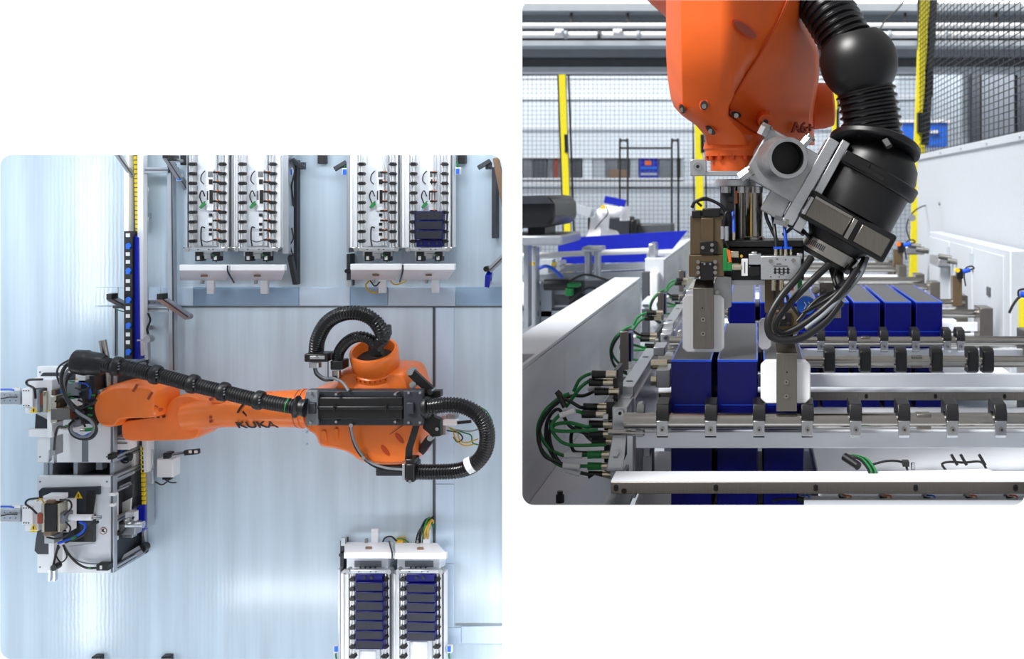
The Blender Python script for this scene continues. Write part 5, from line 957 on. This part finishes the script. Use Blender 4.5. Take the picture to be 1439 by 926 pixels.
# ================================================================ work stations at the left
def tri(T, x, y, r, h, nm='warning_sign'):
    o = part(T, nm, 'sticker_yellow', prism([(x, y-r), (x+r*1.05, y+r*.8), (x-r*1.05, y+r*.8)], YF-h, .001)); part(o, 'sign_mark', 'sticker_black', lbar((x, y-r*.3, h+.0006), (x, y+r*.5, h+.0006), r*.25, .001))
def station(y0, y1, label, first):
    T = lthing('work_station', label, 'work station', 105, (y0+y1)/2, 'work stations')
    H = .14
    part(T, 'top_plate', 'white_paint', prism([(52, y0), (155, y0), (155, y1), (52, y1)], YF-H, .012), bevel=.001)
    part(T, 'frame_rail', 'profile', lb(154.5, y0, 160, y1, H-.002, .014), bevel=.001); part(T, 'frame_groove', 'profile_groove', lb(156.5, y0, 157.6, y1, H-.001, .002))
    q = P(*L(154.5, y0, H)); q2 = P(*L(160, y1, H)); w8 = 8/FPX*2.46
    for za in (q.z-w8, q2.z, (q.z+q2.z)/2): part(T, 'frame_post', 'profile', box((q.x, YF-H+.014, za), (q2.x, YF, za+w8)), bevel=.001); part(T, 'frame_groove', 'profile_groove', box((q2.x, YF-H+.014, za+w8*.4), (q2.x+.001, YF, za+w8*.55)))
    part(T, 'frame_rail', 'profile', box((q.x, YF-.014, q2.z), (q2.x, YF-.001, q.z)), bevel=.001)
    for x in (60,):
        for za in (q.z-w8*2, q2.z+w8): part(T, 'frame_post', 'profile', box((P(x, y0, YF-H).x, YF-H+.013, za), (P(x+8, y0, YF-H).x, YF, za+w8)))
    a0 = P(*L(64, y0+4, H)); a1 = P(*L(150, y1-4, H)); part(T, 'dark_interior', 'charcoal', box((a0.x, YF-H+.03, a1.z), (a1.x, YF, a0.z)))  # added charcoal box paints the shade inside the open-sided frame
    for x, y in ((56, y0+8), (56, y1-8), (150, y0+8), (150, y1-8)): part(T, 'corner_bolt', 'cable_grey', lc(x, y, H+.001, 1.3, .003, 8))
    return T
T = station(515, 650, 'white work station under the robot gripper', True)
part(T, 'dark_plate', 'charcoal', prism([(54, 532), (60, 524), (110, 524), (110, 534), (54, 534)], YF-.146, .006)); part(T, 'dark_plate', 'charcoal', prism([(50, 582), (66, 590), (66, 604), (49, 604)], YF-.143, .02)); part(T, 'arm', 'white_plastic', lb(40, 603, 74, 614, .15, .02), bevel=.001); part(T, 'panel_seam', 'cable_grey', lb(115, 618, 124, 649, .1405, .001))
part(T, 'stop', 'black_plastic', lb(151, 638, 158, 646, .16, .02), bevel=.001)
T = station(669, 805, 'white work station in front, with a dark plate and warning signs', False)
part(T, 'dark_plate', 'charcoal', prism([(54, 690), (58, 686), (140, 684), (140, 695), (121, 695), (121, 724), (133, 724), (133, 762), (70, 762), (69, 779), (53, 779), (48, 774), (50, 758), (56, 724)], YF-.147, .007), bevel=.001); part(T, 'dark_window', 'sticker_black', prism([(122, 689), (134, 689), (134, 698), (130, 724), (112, 724), (112, 745), (130, 745), (130, 760), (104, 760), (104, 722), (121, 720)], YF-.1475, .002)); part(T, 'metal_sheet', 'trough_metal', prism([(136, 685), (154, 685), (154, 800), (112, 790), (96, 768), (134, 763)], YF-.1415, .002))
tri(T, 110, 696, 5.5, .1482); tri(T, 47, 744, 5, .19); tri(T, 90, 744, 4, .19)
rg = part(T, 'prohibition_sign', 'red_ring', lc(145, 746, .143, 5, .001, 20)); part(rg, 'sign_face', 'tag_white', lc(145, 746, .1434, 4, .001, 20)); part(rg, 'sign_mark', 'sticker_black', lbar((143, 744, .1438), (147, 748, .1438), 1.6, .001), lbar((143, 747, .1438), (146, 743, .1438), 1.6, .001))
part(T, 'switch', 'black_plastic', lb(135, 793, 152, 802, .16, .02), bevel=.001); part(T, 'switch_key', 'tag_white', lb(140, 795, 143, 800, .1615, .002)); part(T, 'cable', 'cable_black', lt([(89, 766, .17), (96, 778, .16), (108, 791, .155), (122, 798, .155), (136, 798, .155)], 1.6)); part(T, 'cable_tip', 'connector_green', lbar((124, 798, .157), (128, 798, .157), 2, .004)); part(T, 'groove_line', 'cable_grey', lt([(90, 767, .1418), (100, 782, .1418), (118, 791, .1418), (150, 793, .1418)], .8))
profile(T, (158, 796, .1), (198, 772, .03), 12, .012); profile(T, (160, 674, .11), (185, 662, .06), 10, .012); part(T, 'beam_cap', 'black_plastic', lc(199, 771, .035, 6, .02, 12)); profile(T, (160, 690, .1), (182, 680, .06), 6, .012); part(T, 'side_window', 'tag_white', prism([(172, 706), (184, 700), (182, 724), (174, 734), (170, 724)], YF-.08, .006)); part(T, 'side_panel', 'charcoal', prism([(160, 695), (190, 682), (190, 770), (160, 788)], YF-.03, .004)); part(T, 'side_panel', 'grey_dark', prism([(168, 690), (186, 680), (186, 700), (172, 710)], YF-.07, .01))
part(T, 'side_arm', 'white_paint', lb(154, 693, 162, 697, .145, .01)); part(T, 'side_arm', 'white_paint', lb(154, 708, 160, 712, .145, .01)); part(T, 'side_arm', 'white_paint', lb(160, 694, 163, 760, .12, .01))
# small pneumatic unit right of the front station
T = lthing('pneumatic_unit', 'grey pneumatic unit with black hose right of the front work station', 'actuator', 180, 740)
part(T, 'block', 'cast_alu', lb(164, 736, 190, 752, .10, .03), bevel=.002); part(T, 'cylinder', 'aluminium', pcyl(L(178, 737, .12), L(202, 737, .12), 5, 12)); part(T, 'valve', 'tag_white', lb(176, 720, 188, 734, .11, .02), bevel=.001); part(T, 'ring', 'steel', lathe(P(*L(182, 732, .125)), (0, -1, 0), [(0, .007), (.002, .009), (.004, .009), (.004, .007)], 16, False)); part(T, 'hose', 'cable_black', lt([(188, 726, .11), (180, 740, .12), (170, 750, .12), (158, 752, .12)], 1.6)); part(T, 'knob', 'black_plastic', lc(158, 752, .13, 4, .02, 10)); part(T, 'foot', 'cast_alu', lb(170, 748, 186, 756, .08, .02), bevel=.001)
T = lthing('gear_unit', 'white gear unit between the orange wrist and the front station', 'actuator', 172, 625)
part(T, 'body', 'white_paint', lb(159, 614, 182, 632, .12, .03), bevel=.001); part(T, 'ridge', 'cable_grey', lb(161, 616, 180, 618, .122, .003)); part(T, 'ridge', 'cable_grey', lb(163, 622, 178, 624, .122, .003)); part(T, 'motor', 'black_plastic', pcyl(L(172, 642, .08), L(184, 642, .08), 6, 12)); part(T, 'cable', 'cable_blue', lt([(172, 632, .1), (169, 638, .1), (172, 646, .09)], 1)); part(T, 'ring', 'black_plastic', lathe(P(*L(177, 644, .09)), (0, -1, 0), [(0, .008), (.002, .011), (.005, .011), (.005, .008)], 16, False))
T = lthing('post_pair', 'short aluminium posts between the two work stations', 'posts', 110, 660)
for a, b in ((61, 68), (69, 74), (103, 109), (154, 160)): part(T, 'post', 'profile', lb(a, 648, b, 670, .12), bevel=.001)
part(T, 'tray', 'grey_dark', prism([(76, 668), (100, 658), (154, 660), (154, 668)], YF-.06, .02)); part(T, 'tray', 'white_tray', lb(135, 650, 144, 660, .08, .02))
# ---------------------------------------------------------------- tools on the stations: linear arms with clamps
def clamp_tool(dy, label, arm):
    T = lthing('clamp_tool', label, 'tool', 60, 560+dy, 'clamp tools')
    H = .2
    part(T, 'arm', 'aluminium', lb(-60, 550+dy, 28, 569+dy, H, .03), bevel=.001); part(T, 'arm_plate', 'white_plastic', lb(31, 546+dy, 46, 572+dy, H+.002, .03), bevel=.001); part(T, 'carrier', 'white_plastic', lb(44, 547+dy, 54, 581+dy, H-.005, .03), bevel=.001); part(T, 'carrier', 'white_plastic', lb(35, 572+dy, 50, 581+dy, H-.008, .03), bevel=.001)
    for y in (549, 570): 
        for x in (33, 36.5, 40): part(T, 'screw', 'sticker_black', lc(x, y+dy, H+.003, .9, .002, 8))
    for x in (6, 14, 22): part(T, 'screw', 'cable_grey', lc(x, 555+dy, H+.001, .9, .002, 8)); part(T, 'screw', 'cable_grey', lc(x, 563+dy, H+.001, .9, .002, 8))
    part(T, 'hose', 'cable_blue', lt([(-30, 546+dy, H), (2, 547+dy, H), (12, 547+dy, H), (20, 548+dy, H)], 1.2)); part(T, 'hose', 'cable_black', lt([(-30, 560+dy, H+.004), (0, 560+dy, H+.004), (12, 558+dy, H+.004), (24, 558+dy, H+.004)], .9)); part(T, 'hose_fitting', 'tag_white', lb(17, 545+dy, 28, 549+dy, H, .006))
    tri(T, 47, 576+dy, 5, H+.001)
    return T
def cube(T, x0, y0, x1, y1, h, d, m, nm='block'): return part(T, nm, m, lb(x0, y0, x1, y1, h, d), bevel=.001)
T = clamp_tool(0, 'linear clamp tool of the upper station reaching in from the left edge', 1)
cube(T, 40, 533, 73, 545, .205, .04, 'white_plastic'); cube(T, 54, 553, 60, 569, .21, .03, 'rust_red', 'jaw'); cube(T, 60, 550, 66, 580, .215, .03, 'nickel', 'jaw_strip'); cube(T, 52, 548, 56, 580, .212, .03, 'cable_grey', 'jaw_strip')
T = clamp_tool(165, 'linear clamp tool of the front station reaching in from the left edge', 1)
cube(T, 62, 709, 82, 748, .215, .04, 'bronze', 'dark_roller'); part(T, 'roller_face', 'sticker_black', lb(63, 709, 79, 747, .2165, .002)); cube(T, 58, 708, 62, 748, .218, .03, 'nickel', 'jaw_strip'); cube(T, 81, 708, 84, 748, .218, .03, 'nickel', 'jaw_strip'); cube(T, 52, 722, 59, 736, .22, .03, 'rust_red', 'jaw'); cube(T, 40, 706, 60, 720, .2, .03, 'white_plastic'); cube(T, 82, 705, 96, 748, .19, .03, 'white_plastic'); cube(T, 60, 697, 84, 704, .205, .03, 'white_plastic'); cube(T, 65, 703, 76, 708, .212, .02, 'wood_brown', 'jaw'); cube(T, 60, 747, 72, 753, .212, .02, 'wood_brown', 'jaw')
part(T, 'piston', 'white_plastic', pcyl(L(98, 727, .2), L(130, 727, .2), 4.5, 12)); part(T, 'piston_rod', 'steel', pcyl(L(130, 727, .2), L(142, 727, .2), 2.5, 10)); cube(T, 84, 722, 91, 736, .215, .03, 'cable_grey', 'jaw'); cube(T, 68, 762, 76, 800, .18, .03, 'white_plastic', 'leg_plate')
part(T, 'fork', 'aluminium', lbar((72, 800, .17), (71, 815, .165), 2.2, .01)); part(T, 'fork', 'aluminium', lbar((78, 800, .17), (78, 815, .165), 2.2, .01)); part(T, 'fork_hub', 'black_plastic', lc(75, 798, .185, 4.5, .02, 10)); cube(T, 62, 753, 76, 764, .19, .03, 'cast_alu')
for mm, r, pts in (('cable_black', 1.4, [(52, 722, .22), (44, 714, .22), (36, 708, .21), (40, 702, .21), (54, 700, .21)]), ('cable_yellow', 1, [(52, 704, .21), (58, 701, .21), (62, 708, .21)]), ('cable_black', 1.2, [(84, 702, .22), (98, 704, .22), (100, 714, .22), (90, 724, .22)]), ('cable_black', 1.2, [(92, 733, .22), (99, 742, .22), (94, 752, .22), (80, 757, .21), (66, 755, .2)]), ('cable_blue', 2, [(112, 733, .2), (120, 738, .2), (116, 748, .2), (100, 757, .2), (82, 763, .2)]), ('cable_black', 2, [(138, 733, .2), (126, 740, .2), (116, 752, .2), (92, 762, .2)]), ('cable_black', 1, [(84, 768, .17), (79, 780, .17), (86, 790, .17), (94, 782, .17), (90, 770, .17)]), ('cable_black', 1.6, [(82, 766, .18), (78, 782, .18), (74, 798, .18)]), ('cable_green', 2, [(101, 757, .203), (107, 754, .203)])): part(T, 'hose', mm, lt(pts, r))
# ---------------------------------------------------------------- the gripper the robot carries
T = lthing('robot_gripper', 'robot gripper bristling with black cables over the upper work station', 'gripper', 105, 570)
cube(T, 71, 556, 79, 574, .235, .05, 'nickel', 'jaw'); part(T, 'jaw_hole', 'sticker_black', lc(78, 564, .236, 1.5, .002, 10)); part(T, 'jaw_block', 'white_plastic', lb(66, 534, 73, 615, .21, .04), bevel=.001); cube(T, 71, 574, 98, 590, .24, .04, 'brushed', 'motor'); cube(T, 71, 589, 80, 594, .235, .03, 'nickel', 'jaw'); cube(T, 92, 538, 110, 556, .21, .05, 'cable_grey'); cube(T, 94, 562, 106, 572, .22, .05, 'white_plastic'); cube(T, 106, 526, 120, 540, .2, .05, 'tag_white'); cube(T, 82, 603, 98, 610, .21, .04, 'white_plastic'); cube(T, 125, 528, 133, 560, .2, .06, 'black_plastic', 'cover'); cube(T, 110, 534, 126, 560, .2, .05, 'charcoal', 'cover'); cube(T, 100, 556, 136, 596, .19, .05, 'black_plastic', 'core'); cube(T, 136, 548, 142, 562, .19, .06, 'aluminium'); cube(T, 80, 548, 92, 560, .2, .05, 'blue_bright', 'valve'); cube(T, 79, 558, 84, 574, .23, .04, 'bronze'); cube(T, 72, 548, 78, 558, .215, .04, 'bronze'); cube(T, 100, 590, 110, 600, .2, .04, 'cable_grey')
part(T, 'rod_pipe', 'steel', pcyl(L(144, 478, .17), L(150, 510, .17), 5, 14)); part(T, 'rod_pipe', 'steel', pcyl(L(150, 520, .16), L(152, 545, .16), 4, 12)); part(T, 'plug', 'connector_green', pcyl(L(120, 604, .23), L(130, 603, .23), 2.6, 10)); part(T, 'plug', 'nickel', pcyl(L(113, 604, .23), L(120, 604, .23), 2.2, 10))
for x, y in ((94, 553), (99, 559), (128, 555), (124, 573), (124, 583), (92, 598), (99, 536)): part(T, 'plug', 'connector_green', lbar((x, y, .225), (x+5, y+.6, .225), 2, .005))
for x, y in ((107, 533), (93, 573), (68, 577)): part(T, 'plug', 'sticker_yellow', lc(x, y, .226, 1.3, .003, 8))
for mm, r, pts in (('cable_black', 2.6, [(104, 506, .24), (92, 515, .245), (86, 530, .25), (90, 552, .255), (100, 570, .26), (116, 584, .26), (130, 592, .255), (135, 605, .25), (128, 615, .245), (114, 616, .24), (102, 610, .235), (98, 598, .23), (104, 592, .22)]), ('cable_grey', 1.8, [(106, 512, .24), (94, 522, .245), (89, 538, .25), (94, 558, .255), (108, 578, .262), (126, 590, .262), (132, 602, .255), (124, 613, .25), (110, 613, .245), (100, 604, .24), (104, 592, .22)]), ('cable_black', 2, [(106, 520, .24), (95, 532, .24), (92, 550, .24), (100, 566, .24), (118, 580, .24)]), ('cable_black', 1.4, [(102, 503, .24), (84, 514, .24), (80, 526, .23), (84, 540, .22)]), ('cable_blue', 1.2, [(110, 538, .23), (122, 540, .23), (127, 550, .23), (126, 560, .22)]), ('cable_black', 1.6, [(100, 596, .22), (92, 600, .22), (82, 600, .21), (78, 612, .2), (76, 632, .19)]), ('cable_black', 1.6, [(50, 560, .23), (48, 546, .23), (38, 540, .22), (40, 534, .22), (60, 533, .22)]), ('cable_black', 1.6, [(80, 566, .23), (88, 558, .24), (98, 566, .24), (108, 574, .23)]), ('cable_blue', 1.3, [(104, 608, .23), (116, 613, .235), (128, 608, .235)]), ('cable_black', 1.6, [(110, 562, .23), (126, 568, .23), (136, 562, .22)]), ('cable_black', 1.6, [(104, 580, .23), (118, 572, .235), (134, 566, .22)]), ('cable_black', 1.4, [(112, 552, .235), (118, 566, .24), (112, 582, .24), (120, 600, .235)]), ('cable_black', 1.4, [(106, 545, .23), (118, 548, .235), (128, 544, .23)])): part(T, 'cable', mm, lt(pts, r))
part(T, 'fork', 'aluminium', lbar((71, 632, .18), (70, 648, .175), 2, .01)); part(T, 'fork', 'aluminium', lbar((77, 630, .18), (77, 650, .175), 2, .01)); cube(T, 70, 602, 77, 640, .185, .03, 'cast_alu', 'leg_plate')
# ---------------------------------------------------------------- tidy up helper properties
for o in bpy.data.objects:
    if '_o' in o: del o['_o']
